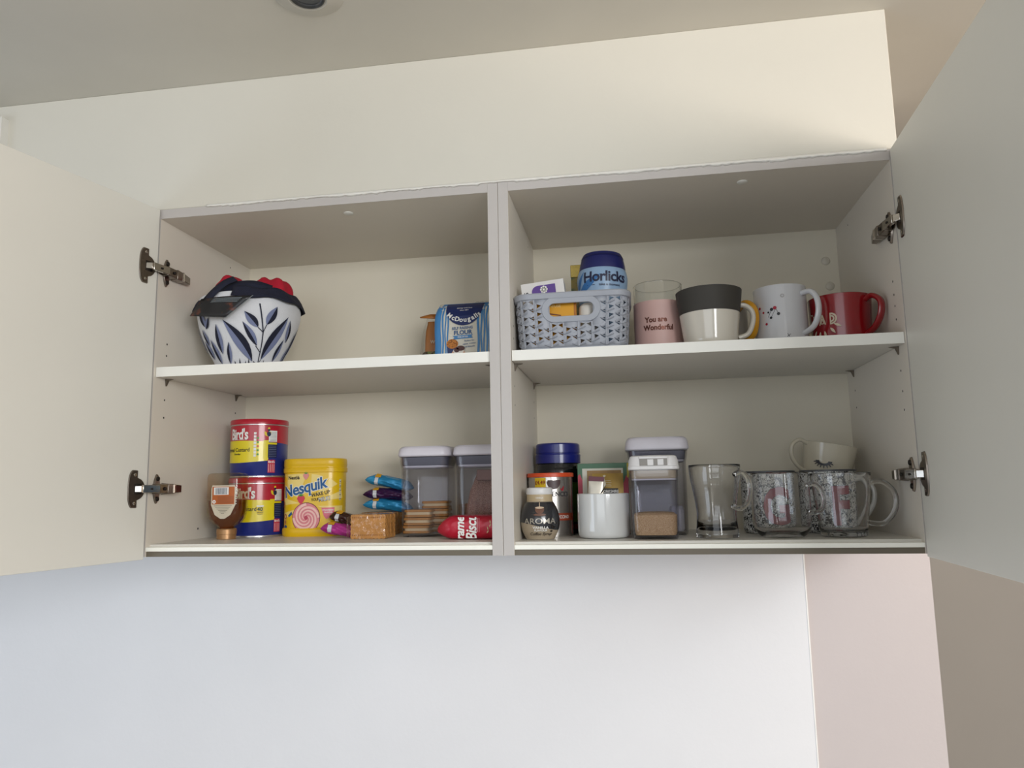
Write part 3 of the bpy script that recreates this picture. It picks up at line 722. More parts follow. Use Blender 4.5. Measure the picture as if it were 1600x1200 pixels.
for k in range(160):
    for q in range(6): f.append((k*6+q, ((k+1) % 160)*6+q, ((k+1) % 160)*6+(q+1) % 6, k*6+(q+1) % 6))
obj('rim', G().add(v, f), bg_m, t)
obj('base', loft([(0, scale2(per, .915)), (.003, scale2(per, .925)), (.008, scale2(per, .932))]), bg_m, t)
def stad(hu, hv, n=16):
    o = []
    for k in range(n + 1): a = R(-90 + 180 * k / n); o.append((hu - hv + hv * math.cos(a), .064 + hv * math.sin(a)))
    for k in range(n + 1): a = R(90 + 180 * k / n); o.append((-(hu - hv) + hv * math.cos(a), .064 + hv * math.sin(a)))
    return o
A_, B_ = stad(.0470, .0198), stad(.0365, .0103); n = len(A_); v = []
for off in (.0028, -.0015):
    for L_ in (A_, B_): v += [bmap2(u, q, off) for u, q in L_]
f = []
for i in range(n):
    j = (i + 1) % n; f += [(i, j, n + j, n + i), (2*n + i, 3*n + i, 3*n + j, 2*n + j), (i, 2*n + i, 2*n + j, j), (n + i, n + j, 3*n + j, 3*n + i)]
obj('hand_slot_frame', G().add(v, f), bg_m, t, bevel=.0008)

# contents of the basket
zb = SH + .008
t = thing('white_carton', 'white carton with a purple panel and white flower, inside the grey basket', 'carton', (.672, .0640, zb), 0, rot=(0, R(-5.5), 0))
obj('carton', box(-.036, .034, -.006, .028, .004, .114), M('carton card white', 'dcdad8', .55), t, bevel=.0006)
pur = M('carton purple', '5a3c8c', .45)
pp = [(-.019, .08), (.020, .08), (.020, .1075), (-.009, .1075)] + [(-.009 - .010 * math.sin(R(a)), .0975 + .010 * math.cos(R(a))) for a in (20, 45, 70, 90)]
obj('purple_panel', lay(poly2(pp), front(-.006), .0005), pur, t)
obj('flower_mark', lay(U(*[disc2(.001 + .004 * math.cos(R(a)), .1000 + .004 * math.sin(R(a)), .0022) for a in range(0, 360, 45)], disc2(.001, .1, .0026)), front(-.006), .0009), wht, t)
obj('lettering', lay(U(text2('SCENTED PADS', .0095, .015, cx=-.0285, cy=.066, ang=90)), front(-.006), .0005), M('print black', '1c1a1d', .5), t)
t = thing('malt_drink_tub', 'light blue tub with a dark blue lid, standing in the grey basket', 'drink tub', (.7535, .1000, zb + .004), rot=(0, R(1.5), 0))
hb = M('tub light blue', '8aa6c4', .35, var=.04); hl = M('tub lid navy', '171d5a', .3)
hp = sp2([(.001, 0), (.032, 0), (.0345, .004), (.0365, .06), (.0395, .090), (.0415, .112), (.0410, .120), (.0395, .127), (.0375, .131)], 4)
obj('tub_body', lathe(hp + [(.001, .131)], 56), hb, t)
obj('lid', lathe(sp2([(.0375, .124), (.0385, .126), (.0375, .138), (.0345, .150), (.0325, .1555), (.028, .1585), (.001, .159)], 3), 56), hl, t)
obj('lid_ridge', lathe([(.0350, .1505), (.0338, .1532), (.0330, .1540), (.033, .1485)], 48), M('tub lid dark ridge', '11154a', .35), t)
hm = cyl(profile_r([p for p in hp if p[0] > .03]), R(7))
obj('lettering', lay(text2('Horlicks', .0235, .026, cx=.001, cy=.1135, wscale=.88, spacing=.94), hm, .0006), M('print navy', '141838', .45), t)
obj('lettering', lay(U(text2('take a moment', .0052, .02, cx=.008, cy=.0995), line2([(-.026, .0995), (-.014, .0995)], .0008)), hm, .0006), M('print navy', '141838', .45), t)
obj('pale_swirl', lay(U(refine(leaf2(-.045, .086, .05, .012, 38), .006), refine(leaf2(-.055, .085, .045, .008, 60), .006)), hm, .0004), M('swirl blue', '2f6aa6', .4), t)
t = thing('gold_box', 'slim gold-topped box standing behind the light blue drink tub', 'box', (.716, .1330, zb))
obj('box_body', box(-.014, .016, 0, .018, 0, .138), speck('olive foil', '4e5a2c', '8d7a2a', 60, .5, .3, bump=0), t, bevel=.0006)
obj('gold_top', box(-.0145, .0165, -.0005, .0185, .138, .160), M('gold foil', 'b9a55e', .25, .8, var=.15, scale=120), t, bevel=.0008)
t = thing('yellow_box', 'yellow box seen through the hand slot of the grey basket', 'box', (.692, .0445, zb))
yel = M('box yellow', 'd99a12', .45)
obj('carton', box(-.046, .024, -.008, .008, 0, .072), yel, t, bevel=.0006)
obj('lettering', lay(U(text2('INFUSE', .0062, .015, cx=-.010, cy=.066)), front(-.008), .0004), M('print pale yellow', 'e6c886', .5), t)
obj('picture_mark', lay(U(line2([(-.02, .054), (.0, .050)], .002)), front(-.008), .0004), M('print brown', '6b3517', .5), t)
obj('box_edge', box(.0205, .0243, -.0086, -.0079, .004, .0715), M('box amber', 'a8670c', .45), t)
o = obj('white_bottle', lathe(sp2([(.001, 0), (.013, 0), (.0145, .004), (.0145, .058), (.012, .066), (.007, .070), (.001, .071)], 3), 32), M('bottle white', 'd8d2c8', .4), None, (.734, .0500, zb))
tag(o, 'white round bottle behind the right end of the basket hand slot', 'bottle')

# candle glass
t = thing('glass_candle', 'clear glass candle jar with a pink band reading You are Wonderful', 'candle', (.8460, .1200, SH))
cg = glass('jar glass', (.97, .98, .97))
r_ = .0400; hh = .1180
obj('glass_jar', lathe([(.0005, 0), (r_ - .004, 0), (r_, .004), (r_, hh - .001), (r_ - .0008, hh), (r_ - .0022, hh - .0006), (r_ - .0024, .008), (.0005, .007)], 64), cg, t)
pk = M('blush wax', 'cfaba4', .45, var=.02)
obj('wax', lathe([(.0005, .0075), (r_ - .003, .0085), (r_ - .003, .0825), (r_ - .006, .0820), (.0005, .0815)], 56), pk, t)
obj('pink_band', lathe([(r_ + .0003, .004), (r_ + .0003, .086)], 64), pk, t)
cm_ = cyl(r_, R(0))
obj('lettering', lay(U(text2('You are', .0120, .040, cx=-.006, cy=.0540, wscale=.90), text2('Wonderful', .0120, .040, cx=-.0025, cy=.0410, wscale=.90)), cm_, .0008), M('print copper', '6a3f33', .3, .5), t)
obj('wick', tube([(0, 0, .081), (.001, 0, .088)], .0007, 6), M('wick', '2a2420', .8), t)

def mug(name, label, loc, prof_out, wall, mats, hang, hpath, hr, flat=.7, rot=None, mfun=None, group=None, cat='mug', hmat=None, inner_mat=None):
    """prof_out outer (r,z) bottom->top. hpath (d,z) handle path, d = distance from axis."""
    t = thing(name, label, cat, loc, 0, group, rot)
    top = prof_out[-1]
    inn = [(max(.0005, r - wall), z) for r, z in reversed(prof_out) if z > wall * 1.6]
    prof = [(.0005, 0)] + prof_out + [(top[0] - wall * .5, top[1] + wall * .25)] + inn + [(.0005, wall * 1.6)]
    obj('cup', lathe(prof, 64, mfun=mfun), mats, t)
    c, s = math.sin(R(hang)), -math.cos(R(hang))
    P = smoothp([(d * c, d * s, z) for d, z in hpath], 5)
    obj('handle', tube(P, hr, 12, flat, up=None), hmat or (mats[0] if isinstance(mats, list) else mats), t)
    return t
cream = M('cream ceramic', 'cfc9bd', .12, var=.01, coat=.3); char = M('charcoal matt glaze', '37342f', .65, var=.03)
po = sp2([(.034, 0), (.0395, .003), (.0420, .02), (.0455, .048), (.0485, .070), (.0505, .0880)], 4)
spl = [(r, z) for r, z in po]
kz = next(i for i, p in enumerate(spl) if p[1] > .052)
spl.insert(kz, (spl[kz-1][0] + (spl[kz][0] - spl[kz-1][0]) * .5, .0515))
c_mug1 = mug('mug', 'wide mug, charcoal on top and cream below, beside the pink candle', (.9220, .0640, SH), spl, .0030, [cream, char], 92,
    [(.046, .066), (.056, .064), (.0650, .054), (.0650, .038), (.057, .020), (.042, .014)], .0050, .8,
    mfun=lambda q: 1 if kz + 1 <= q <= 2 * len(spl) - 0 - kz else 0)
ym = M('yellow ceramic', 'd99a0c', .25, coat=.3)
mug('mug', 'mug with a yellow handle, mostly hidden behind the charcoal and cream mug', (.9550, .1520, SH), sp2([(.034, 0), (.0370, .003), (.0370, .04), (.0372, .080)], 3), .003, M('pale ceramic', 'cfcac0', .2), 29,
    [(.0355, .070), (.058, .078), (.076, .066), (.0800, .046), (.070, .022), (.0355, .010)], .0070, .6, hmat=ym)
wc = M('white ceramic', 'cfd0d4', .12, var=.01, coat=.3)
t = mug('mug', 'white mug printed with tiny berry stems, its round handle on the right', (1.0372, .1080, SH), sp2([(.034, 0), (.0385, .003), (.0400, .010), (.0400, .090), (.0402, .0935)], 3), .0035, wc, 46,
    [(.037, .083), (.054, .083), (.0640, .070), (.0650, .048), (.056, .028), (.037, .019)], .0056, .75)
fm = cyl(.0400, R(-9 - 12))
blk = M('print ink black', '22232a', .4); rdp = M('print ink red', 'a61c34', .4)
obj('berry_print', lay(U(disc2(-.006, .058, .0026), disc2(.004, .050, .0024), disc2(-.0075, .045, .0020), disc2(-.0115, .054, .0015), line2([(-.006, .058), (-.0120, .046)], .0006), line2([(.001, .060), (-.0075, .045)], .0006), line2([(0, .060), (.004, .050)], .0006), line2([(.014, .013), (.020, .017)], .0007), line2([(.015, .018), (.018, .013)], .0007)), fm, .0005), blk, t, label='black berry print')
obj('berry_print', lay(U(disc2(-.001, .060, .0027), disc2(-.027, .063, .0022), disc2(-.020, .055, .0018), disc2(-.0155, .036, .0020)), fm, .0005), rdp, t, label='red berry print')
obj('ring_print', lay(disc2(.011, .078, .0030, r0=.6), fm, .0005), M('print grey', 'a9a6a6', .4), t)
rc = M('red ceramic', '8a0d16', .2, var=.03, coat=.35)
t = mug('mug', 'red mug with cream DAD lettering and sun rays, rightmost on the upper shelf', (1.1280, .112, SH), sp2([(.036, 0), (.042, .003), (.0435, .015), (.0455, .050), (.0470, .0770)], 3), .0035, rc, 41,
    [(.044, .067), (.056, .071), (.0690, .060), (.0680, .040), (.057, .022), (.043, .014)], .0070, .6)
dm = cyl(.045, R(-17 - 34)); crp = M('print cream', 'cdbfa8', .5)
rays = [(.0042 * 0, 0)]
gs = []
for a in (150, 128, 108, 88, 66, 44, -28, -52, -80, -100, -122):
    gs.append(leaf2(.021 * math.cos(R(a)), .040 + .019 * math.sin(R(a)), .012, .0038, a))
def dletter(x): return U(disc2(x - .003, .039, .0085, .0090, a0=-90, a1=90, r0=.72), disc2(x - .003, .039, .0050, .0055, a0=-90, a1=90, r0=.55), rect2(x - .005, .030, x - .003, .048))
gs += [dletter(-.013), dletter(.018), line2([(-.004, .031), (.001, .047), (.006, .031)], .0022), line2([(-.0015, .033), (.001, .041), (.0035, .033), (-.0015, .033)], .0013)]
obj('lettering', lay(U(*gs), dm, .0006), crp, t, label='cream DAD print with rays')

# ================================================================== LOWER SHELF, LEFT
# honey
t = thing('honey_bottle', 'squeezy honey bottle standing upside down on its gold cap, with orange label', 'honey bottle', (.0805, .132, FL))
hsec = [(.016, .026, .024, .010), (.022, .030, .027, .012), (.027, .046, .034, .014), (.036, .060, .040, .015), (.048, .066, .043, .015), (.075, .068, .044, .015), (.090, .067, .043, .014), (.108, .066, .042, .012), (.113, .063, .040, .011), (.1155, .056, .034, .010)]
bottle = thin('honey bottle plastic', (.93, .88, .78), ior=1.45, rough=.05)
obj('bottle', softpack(hsec), bottle, t, smooth=50)
hny = M('honey', '5e2e10', .12, var=.05, coat=.5)
obj('honey', softpack([(z, a - .004, b - .004, c) for z, a, b, c in hsec if z < .07] + [(.068, .064, .040, .014)]), hny, t, smooth=60)
gold = M('honey cap gold', 'a88058', .35, .5)
obj('cap', lathe([(.0005, 0), (.0155, 0), (.0165, .001), (.0165, .0085), (.0172, .009), (.0172, .017), (.0160, .0185), (.0005, .0185)], 36), gold, t)
hmap = around(rrn(.0675, .0435, .015, 120))
lab = lambda s: [(-.021*s, .094), (.021*s, .094), (.0225*s, .088), (.0225*s, .060), (.015*s, .043), (.004*s, .036), (-.004*s, .036), (-.015*s, .043), (-.0225*s, .060), (-.0225*s, .088)]
shf = .004
obj('label_panel', lay(mv(refine(poly2(lab(1)), .006), shf, 0), hmap, .0005), M('label cream', 'cfc4ae', .5), t)
ora = M('label orange', 'b5602b', .5)
obj('orange_panel', lay(rect2(-.0205 + shf, .061, .0205 + shf, .0915), hmap, .0008), ora, t)
obj('barcode', lay(U(rect2(-.0175 + shf, .0775, .0105 + shf, .0905)), hmap, .0011), wht, t)
bars = []; random.seed(4); x = -.0145
while x < .008: wd = random.choice((.0004, .0007, .0011)); bars.append(rect2(x + shf, .0785, x + wd + shf, .0895)); x += wd + random.choice((.0005, .0008))
obj('barcode_bars', lay(U(*bars), hmap, .0014), M('print grey ink', '4e5566', .5), t)
tx = M('label print brown', '7d4a34', .5); tl = M('label text dark', '6d6558', .5)
obj('small_print', lay(U(*[rect2(-.010 + shf, .063 + k * .0022, .019 + shf, .0637 + k * .0022, .01) for k in range(6)]), hmap, .0011), tx, t)
obj('small_print', lay(U(*[rect2(-(.017 - .0028 * k) + shf, .058 - k * .0026, (.017 - .0028 * k) + shf, .0587 - k * .0026, .01) for k in range(-0, 6)]), hmap, .0008), tl, t)
obj('recycling_mark', lay(disc2(-.0165 + shf, .0655, .0032, r0=.4), hmap, .0011), wht, t)
obj('embossed_dots', U(*[lay(disc2(.0275, .062 + k * .0042, .0011), hmap, .0006) for k in range(11)]), M('emboss', 'a79f90', .3), t)

# custard tins
tred = M('tin red', 'b3142b', .28, var=.02, coat=.3); tyel = M('tin yellow', 'e3cf1b', .3, coat=.3); tblu = M('tin blue', '1c2a78', .28, coat=.3)
tin_s = M('tin steel rim', 'c9c5c2', .25, .8); tnavy = M('tin navy text', '1a2046', .4); grn = M('print green', '5c9a3c', .5); yelp = M('print yellow', 'e0c32a', .5)
def custard(loc, rz, label, badge):
    r = .0518; h = .1075
    t = thing('custard_powder_tin', label, 'tin', loc, rz, 'stacked custard powder tins')
    band = lambda u: .0655 + .0020 * math.cos(u / r * 1.1) - .004 * (u / .05) ** 1 * .3; bot = lambda u: .0305 + .0035 * math.cos(u / r * 1.4 + .3) * -1
    obj('tin_body', lathe([(.0005, .001), (r - .0015, .0005), (r, .003), (r, h - .009)], 72), tblu, t)
    obj('bottom_rim', lathe([(r - .001, 0), (r + .0009, .0006), (r + .0009, .0028), (r, .0034)], 72), tin_s, t)
    obj('lid', lathe([(r + .0002, h - .0095), (r + .0012, h - .009), (r + .0012, h - .002), (r, h), (r - .0015, h), (r - .002, h - .002), (.0005, h - .002)], 72), tred, t)
    obj('lid_seam', lathe([(r + .0004, h - .0118), (r + .0013, h - .0112), (r + .0013, h - .0098), (r + .0004, h - .0094)], 72), tin_s, t)
    f0 = cyl(r)
    full = PI * r
    pan = .020       # main panel from -full .. pan2
    obj('red_field', lay(rect2(-full, .062, full, h - .0115, .003, bot=band), f0, .0003), tred, t)
    obj('yellow_band', lay(rect2(-.075, .03, .048, .06, .003, top=band, bot=bot), f0, .0004), tyel, t)
    obj('yellow_band', lay(rect2(.038, .034, .052, .0985, .003), f0, .0004), tyel, t) if False else None
    f1 = cyl(r, .009 / r)
    obj('yellow_panel', lay(U(rect2(.030, .033, .0395, .068), rect2(.0395, .0600, .056, .0640)), f1, .0005), tyel, t)
    obj('navy_panel', lay(rect2(.0385, .036, .056, .0605, .003), f1, .0006), tnavy, t)
    obj('white_panel', lay(rect2(.0395, .0655, .056, .0860, .003), f1, .0005), wht, t)
    obj('chick_emblem', lay(U(disc2(.0375, .0815, .0062, a0=150, a1=390, r0=.35), disc2(.0395, .0900, .0022)), f1, .0008), yelp, t)
    obj('chick_body', lay(U(disc2(.0395, .0795, .0036, .0045), disc2(.0395, .0868, .0022)), f1, .0011), tnavy, t)
    obj('panel_text', lay(U(*[rect2(.0420, .067 + k * .0026, .0545, .0677 + k * .0026, .01) for k in range(7)]), f1, .0009), M('print mid grey', '8a8c94', .5), t)
    obj('panel_text', lay(U(*[rect2(.0400, .038 + k * .0032, .0545, .0385 + k * .0032, .01) for k in range(7)]), f1, .0009), M('print blue grey', '7480a0', .5), t)
    obj('red_stamp', lay(rect2(.0385, .0085, .0525, .0320, .004), f1, .0006), M('print red', 'c2324a', .4), t)
    obj('stamp_text', lay(U(text2("Bird's", .0055, .03, cx=.0455, cy=.0285), *[line2([(.040 + .0035 * a, .010), (.040 + .0035 * a, .024)], .0006) for a in range(4)]), f1, .0009), wht, t)
    if not badge:
        obj('nutrition_column', lay(U(*[mv(rect2(-.0022, -.0022, .0022, .0022), .0245, .040 + k * .0058) for k in range(8)]), f0, .0009), wht, t)
        obj('nutrition_dots', lay(U(*[disc2(.0295, .042 + k * .0075, .0019) for k in (0, 1, 3, 4)]), f0, .0009), grn, t)
        obj('nutrition_dots', lay(U(*[disc2(.0295, .042 + k * .0075, .0019) for k in (2,)]), f0, .0009), M('print amber', 'd2602c', .5), t)
    else:
        obj('badge', lay(U(disc2(.0215, .0485, .0068, .0085)), f0, .0009), yelp, t)
        obj('badge_rim', lay(U(rect2(.0155, .0545, .0275, .0572), ), f0, .0011), wht, t)
        obj('badge_text', lay(U(text2('40', .0095, .03, cx=.0212, cy=.0505), text2('SERVINGS', .0024, .02, cx=.0215, cy=.0445), line2([(.017, .0415), (.026, .0415)], .0006)), f0, .0013), M('print dark green', '20472c', .5), t)
    obj('lettering', lay(U(text2("Bird's", .0270, .028, cx=-.008, cy=.0800, spacing=.92, wscale=.74), text2('THE ORIGINAL INVENTED 1837', .0026, .01, cx=-.008, cy=.0695)), f0, .0008), wht, t)
    obj('lettering', lay(U(text2('Original Custard', .0098, .018, cx=-.016, cy=.0510, wscale=.95), text2('Powder', .0048, .03, cx=-.010, cy=.0430)), f0, .0009), M('print navy brown', '3b3320', .5), t)
    return t
custard((.0925, .2180, FL), R(9), 'custard powder tin at the bottom of the stack, badge reading 40 on its yellow band', True)
custard((.0935, .2170, FL + .1078), R(-8), 'red, yellow and blue custard powder tin on top of the stack', False)

# strawberry powder tub
t = thing('strawberry_milkshake_tub', 'yellow tub of strawberry milkshake powder with a pink swirl picture', 'drink powder tub', (.2085, .216, FL), R(6))
ny = M('tub yellow', 'e2b90f', .3, var=.03, coat=.2); nyl = M('tub lid yellow', 'e0b40a', .32, var=.03)
nw, nd = .112, .068
tubpts = [(x, y) for x, y in rrn(nw, nd, .030, 96)]
obj('tub_body', loft([(.010, scale2(tubpts, .985)), (.030, scale2(tubpts, .985)), (.115, scale2(tubpts, 1.0))]), ny, t)
obj('foot', loft([(0, scale2(tubpts, 1.01)), (.002, scale2(tubpts, 1.035)), (.010, scale2(tubpts, 1.045)), (.014, scale2(tubpts, 1.03)), (.016, scale2(tubpts, .99))]), nyl, t)
obj('lid', loft([(.1145, scale2(tubpts, 1.0)), (.1155, scale2(tubpts, 1.03)), (.1225, scale2(tubpts, 1.035)), (.1235, scale2(tubpts, 1.015)), (.1270, scale2(tubpts, 1.015)), (.1280, scale2(tubpts, 1.025)), (.1375, scale2(tubpts, 1.02)), (.1400, scale2(tubpts, 1.0)), (.1405, scale2(tubpts, .96))]), nyl, t)
nm0 = around(tubpts, lambda v: .985 + .015 * (v - .03) / .085)
nm = lambda u, v, off: nm0(u * .92 + .004, v, off)
pale = M('tub pale rays', 'ecd27c', .35)
rays = []
for a in (18, 48, 78, 112, 146, 174, -12, 205):
    c0 = (-.006, .058); p = [(c0[0] + .018 * math.cos(R(a)), c0[1] + .018 * math.sin(R(a)))]
    for da in (-8, 8): p.append((c0[0] + .075 * math.cos(R(a + da)), c0[1] + .055 * math.sin(R(a + da))))
    p = [(min(.066, max(-.064, x)), min(.112, max(.018, y))) for x, y in p]; rays.append(refine(poly2(p), .006))
obj('ray_pattern', lay(U(*rays), nm, .0003), pale, t)
obj('pale_field', lay(U(refine(poly2([(-.052, .112), (-.010, .112), (-.022, .085), (-.052, .088)]), .006)), nm, .00035), pale, t)
nb = M('logo blue', '18558c', .4); 
import itertools
obj('logo_outline', lay(text2('Nesquik', .0290, .060, .12, .96, cx=-.0165, cy=.0885, ang=12, wscale=.98), nm, .0005), wht, t)
obj('logo', lay(text2('Nesquik', .0290, .024, .12, .96, cx=-.0165, cy=.0885, ang=12, wscale=.98), nm, .0009), nb, t)
dkp = M('print dark', '2c2320', .5)
obj('lettering', lay(U(text2('Nestlé', .0090, .03, cx=-.037, cy=.1060), text2('WAKE UP', .0095, .02, cx=.0175, cy=.0765, ang=10, wscale=.9), text2('YOUR', .0070, .02, cx=.0075, cy=.0660, ang=4, wscale=.85)), nm, .0009), dkp, t)
obj('lettering', lay(U(text2('MILK!', .0105, .045, cx=.0255, cy=.0670, ang=8, wscale=.9)), nm, .0009), dkp, t)
obj('lettering', lay(U(text2('MILK!', .0105, .0, cx=.0255, cy=.0670, ang=8, wscale=.9)), nm, .0013), wht, t)
cx_, cy_ = -.0105, .0355
obj('glass_rim', lay(disc2(cx_, cy_ - .002, .0285, .0275, n=48, r0=.5), nm, .0006), M('rim dark pink', '7c3c3c', .4), t)
obj('milkshake_picture', lay(disc2(cx_, cy_ - .002, .0272, .0262, n=48, rings=4), nm, .0009), M('shake pink', 'd9838a', .4, var=.06, scale=300), t)
sw = []
for k in range(4):
    pts = []
    for i in range(26):
        q = i / 25; a = R(k * 90 + 330 * q); rad = .0235 * (1 - q) + .002; pts.append((cx_ + rad * math.cos(a), cy_ - .002 + rad * .95 * math.sin(a)))
    for (a, b), wq in zip(zip(pts[:-1], pts[1:]), range(25)): sw.append(line2([a, b], .0046 * (1 - wq / 30)))
obj('cream_swirl', lay(U(*sw), nm, .0013), M('swirl cream', 'efc3ba', .4), t)
obj('swirl_centre', lay(disc2(cx_, cy_ - .002, .0038), nm, .0017), M('swirl deep pink', 'b94459', .4), t)
stp = M('strawberry red', 'cc3348', .4)
def strawb(x, y, s, mt): 
    return lay(refine(poly2([(x + s * a, y + s * b) for a, b in ((-1, .3), (-.7, .85), (0, 1), (.75, .85), (1, .3), (.5, -.5), (0, -1), (-.5, -.55))]), .006), nm, .0009)
obj('strawberry_picture', strawb(-.0215, .0655, .0082, stp), stp, t)
obj('strawberry_picture', strawb(-.012, .1075, .0062, None), M('strawberry faded', 'd98a86', .4), t)
obj('strawberry_leaves', lay(U(*[leaf2(-.0215, .072, .006, .002, a) for a in (30, 90, 150, 60, 120)], *[leaf2(-.012, .112, .005, .0018, a) for a in (40, 90, 140)]), nm, .0013), grn, t)
obj('banner', lay(refine(poly2([(.020, .0510), (.046, .0515), (.0455, .0440), (.038, .034), (.030, .0305), (.025, .036)]), .006), nm, .0006), M('banner pink', 'd76a7c', .4), t)
obj('banner_text', lay(U(text2('STRAWBERRY', .0036, .03, cx=.0335, cy=.0468), text2('FLAVOUR', .0036, .03, cx=.034, cy=.0425)), nm, .0010), wht, t)
obj('nutrition_column', lay(U(*[rect2(.0555, .0640 + k * .0078, .0600, .0705 + k * .0078) for k in range(5)]), nm, .0006), M('print pale grey', 'cfc7a4', .5), t)
obj('nutrition_text', lay(U(*[rect2(.0562, .0655 + k * .0078, .0592, .0668 + k * .0078) for k in range(5)]), nm, .0010), M('print brownish', '7b5a4a', .5), t)
obj('side_pictures', lay(U(disc2(-.058, .036, .0050, r0=.5), leaf2(-.062, .052, .016, .005, 160), leaf2(-.060, .056, .012, .005, 130), disc2(-.057, .026, .002, .003)), nm, .0006), M('print rose brown', 'b5624c', .4), t)
obj('blue_marks', lay(U(poly2([(-.049, .038), (-.041, .045), (-.039, .040), (-.047, .0345)]), disc2(-.058, .017, .0055, .0038), ), nm, .0006), nb, t)

# wafer biscuit pack in clear wrap
bis = M('biscuit golden', 'c08745', .7, var=.12, scale=90, bump=.4, bscale=260); bisd = M('biscuit toasted edge', '9a6430', .75, var=.1, scale=90)
wrap = thin('crinkled wrapper', (.97, .97, .97), rough=.10)
def biscuit(w_, h_, d_, n=9):
    pts = []
    for i in range(n):
        for k in range(4): q = (i + k / 4) / n; pts.append((-w_/2 + w_ * q, -h_/2 - .0010 * math.sin(PI * k / 4)))
    m_ = int(n * h_ / w_)
    for i in range(m_):
        for k in range(4): q = (i + k / 4) / m_; pts.append((w_/2 + .0010 * math.sin(PI * k / 4), -h_/2 + h_ * q))
    full = pts + [(-x, -y) for x, y in pts]; k = len(full)
    v = [(x, 0, y + h_/2) for x, y in full] + [(x, d_, y + h_/2) for x, y in full]
    return G().add(v, [tuple(range(k)), tuple(range(2*k-1, k-1, -1))] + [(i, k + i, k + (i+1) % k, (i+1) % k) for i in range(k)])
def crinkle(g, amp, seed):
    rnd = random.Random(seed); k = [(rnd.uniform(150, 500), rnd.uniform(150, 500), rnd.random() * 6) for _ in range(4)]
    g.v = [(x + amp * math.sin(a * z + b * y + c), y + amp * math.sin(a * x + b * z + c), z) for (x, y, z) in g.v for a, b, c in [k[0]]]; return g
def bpack(label, loc, rz=0):
    t = thing('biscuit_pack', label, 'biscuit pack', loc, rz, 'clear wrapped biscuit packs')
    for k in range(8):
        obj('biscuit', biscuit(.0595, .0385, .0056), bis if k else bis, t, (0.0 + .0008 * math.sin(k * 2), -.026 + k * .0064, .0012), smooth=False)
    g = U(rect2(-.027, .030, .027, .0335), rect2(-.027, .0065, .027, .009))
    obj('toasted_rows', lay(U(*[disc2(-.027 + k * .0036, z, .0012) for k in range(16) for z in (.0355, .0065)]), front(-.026), .0003), bisd, t)
    secsW = [(0, .060, .053, .003), (.0005, .062, .055, .004)] + [(.004 * k, .0630, .0555, .004) for k in range(1, 10)] + [(.0402, .061, .0545, .004), (.0412, .05, .040, .004)]
    obj('clear_wrapper', crinkle(softpack(secsW, n=90, crumple=.0007, seed=2), .0006, 3), wrap, t, smooth=20)
    obj('wrapper_seam', G().add([(-.0315, -.029, .003), (-.0315, -.029, .038), (-.034, -.034, .036), (-.034, -.034, .005)], [(0, 1, 2, 3)]), wrap, t, solid=.0003)
bpack('clear wrapped block of golden biscuits at the front, beside the clear container', (.3530, .1270, FL))
bpack('clear wrapped block of biscuits behind the front one, carrying the little wrapped bars', (.3320, .2320, FL))

# small wrapped bars
def bar_pack(loc, rz, rot, w_, colr, name_l, band=True, seed=1, sticker=True):
    t = thing('wrapped_bar', name_l, 'wrapped bar', loc, 0, 'small wrapped bars by the biscuit pack', rot)
    m_ = M('foil ' + colr, colr, .25, .25, var=.1, scale=60, bump=.2, bscale=120)
    secs = []; n = 40; rb = random.Random(seed); tl_, tr_ = rb.uniform(.20, .32), rb.uniform(.16, .26); ph = [rb.random() * 6 for _ in range(4)]
    def shape(q):
        e = min(1, q / tl_, (1 - q) / tr_); k = math.sin(PI / 2 * e) ** .62
        return .0132 * (.72 + .28 * k), .0013 + .0088 * k, .0022 * math.sin(PI * q + .3) - .0015 * (1 - k)
    def crump(q, a): return 1 + .05 * math.sin(3 * a + 9 * q + ph[0]) + .04 * math.sin(7 * a - 14 * q + ph[1]) + .035 * math.sin(11 * a + 5 * q + ph[2]) * math.sin(20 * q + ph[3])
    for i in range(n + 1):
        q = i / n; hw, hh_, lift = shape(q)
        secs.append((-w_/2 + w_ * q, [(hw * math.cos(2*PI*j/36) * crump(q, 2*PI*j/36), lift + hh_ * math.sin(2*PI*j/36) * crump(q, 2*PI*j/36)) for j in range(36)]))
    g = loft(secs); g.v = [(z, x, y) for x, y, z in g.v]
    obj('wrapper', g, m_, t, smooth=28)
    def bmap_(u, v, off):
        q = (u + w_/2) / w_; hw, hh_, lift = shape(q); c = crump(q, PI + v * -1)
        return (u, -(hw * c + off) * math.cos(v), lift + (hh_ * c + off) * math.sin(v))
    if sticker:
        g = rect2(-w_*.26, -.6, -w_*.26 + .0075, .9, .003)
        obj('white_band', lay(rect2(-w_*.28, -.8, -w_*.28 + .0070, .55, .003), bmap_, .0007), M('band white', 'cfd0d2', .4), t)
        obj('yellow_spot', lay(rect2(-w_*.29, .60, -w_*.29 + .0105, 1.7, .003), bmap_, .0010), M('spot yellow', 'd9a01c', .4), t)
    return t
bar_pack((.3400, .2440, .0705), 0, (0, R(4), 0), .092, '2f8fc0', 'blue wrapped bar lying directly on the rear biscuit pack', seed=2)
bar_pack((.3400, .2440, .0905), 0, (0, R(3), R(2)), .092, '3a1642', 'dark purple wrapped bar between the two blue wrapped bars', seed=5)
bar_pack((.3430, .2440, .1125), 0, (0, R(10), R(-2)), .092, '2f8fc0', 'blue wrapped bar at the top of the little pile', seed=9)
bar_pack((.2900, .1640, FL + .0300), 0, (0, R(14), R(-4)), .058, '3d231b', 'brown wrapped bar lying behind the pink one beside the biscuit pack', seed=4)
bar_pack((.2845, .1460, FL + .0125), 0, (0, R(9), R(4)), .062, 'b3358c', 'pink wrapped bar on the shelf left of the clear biscuit pack', seed=7)

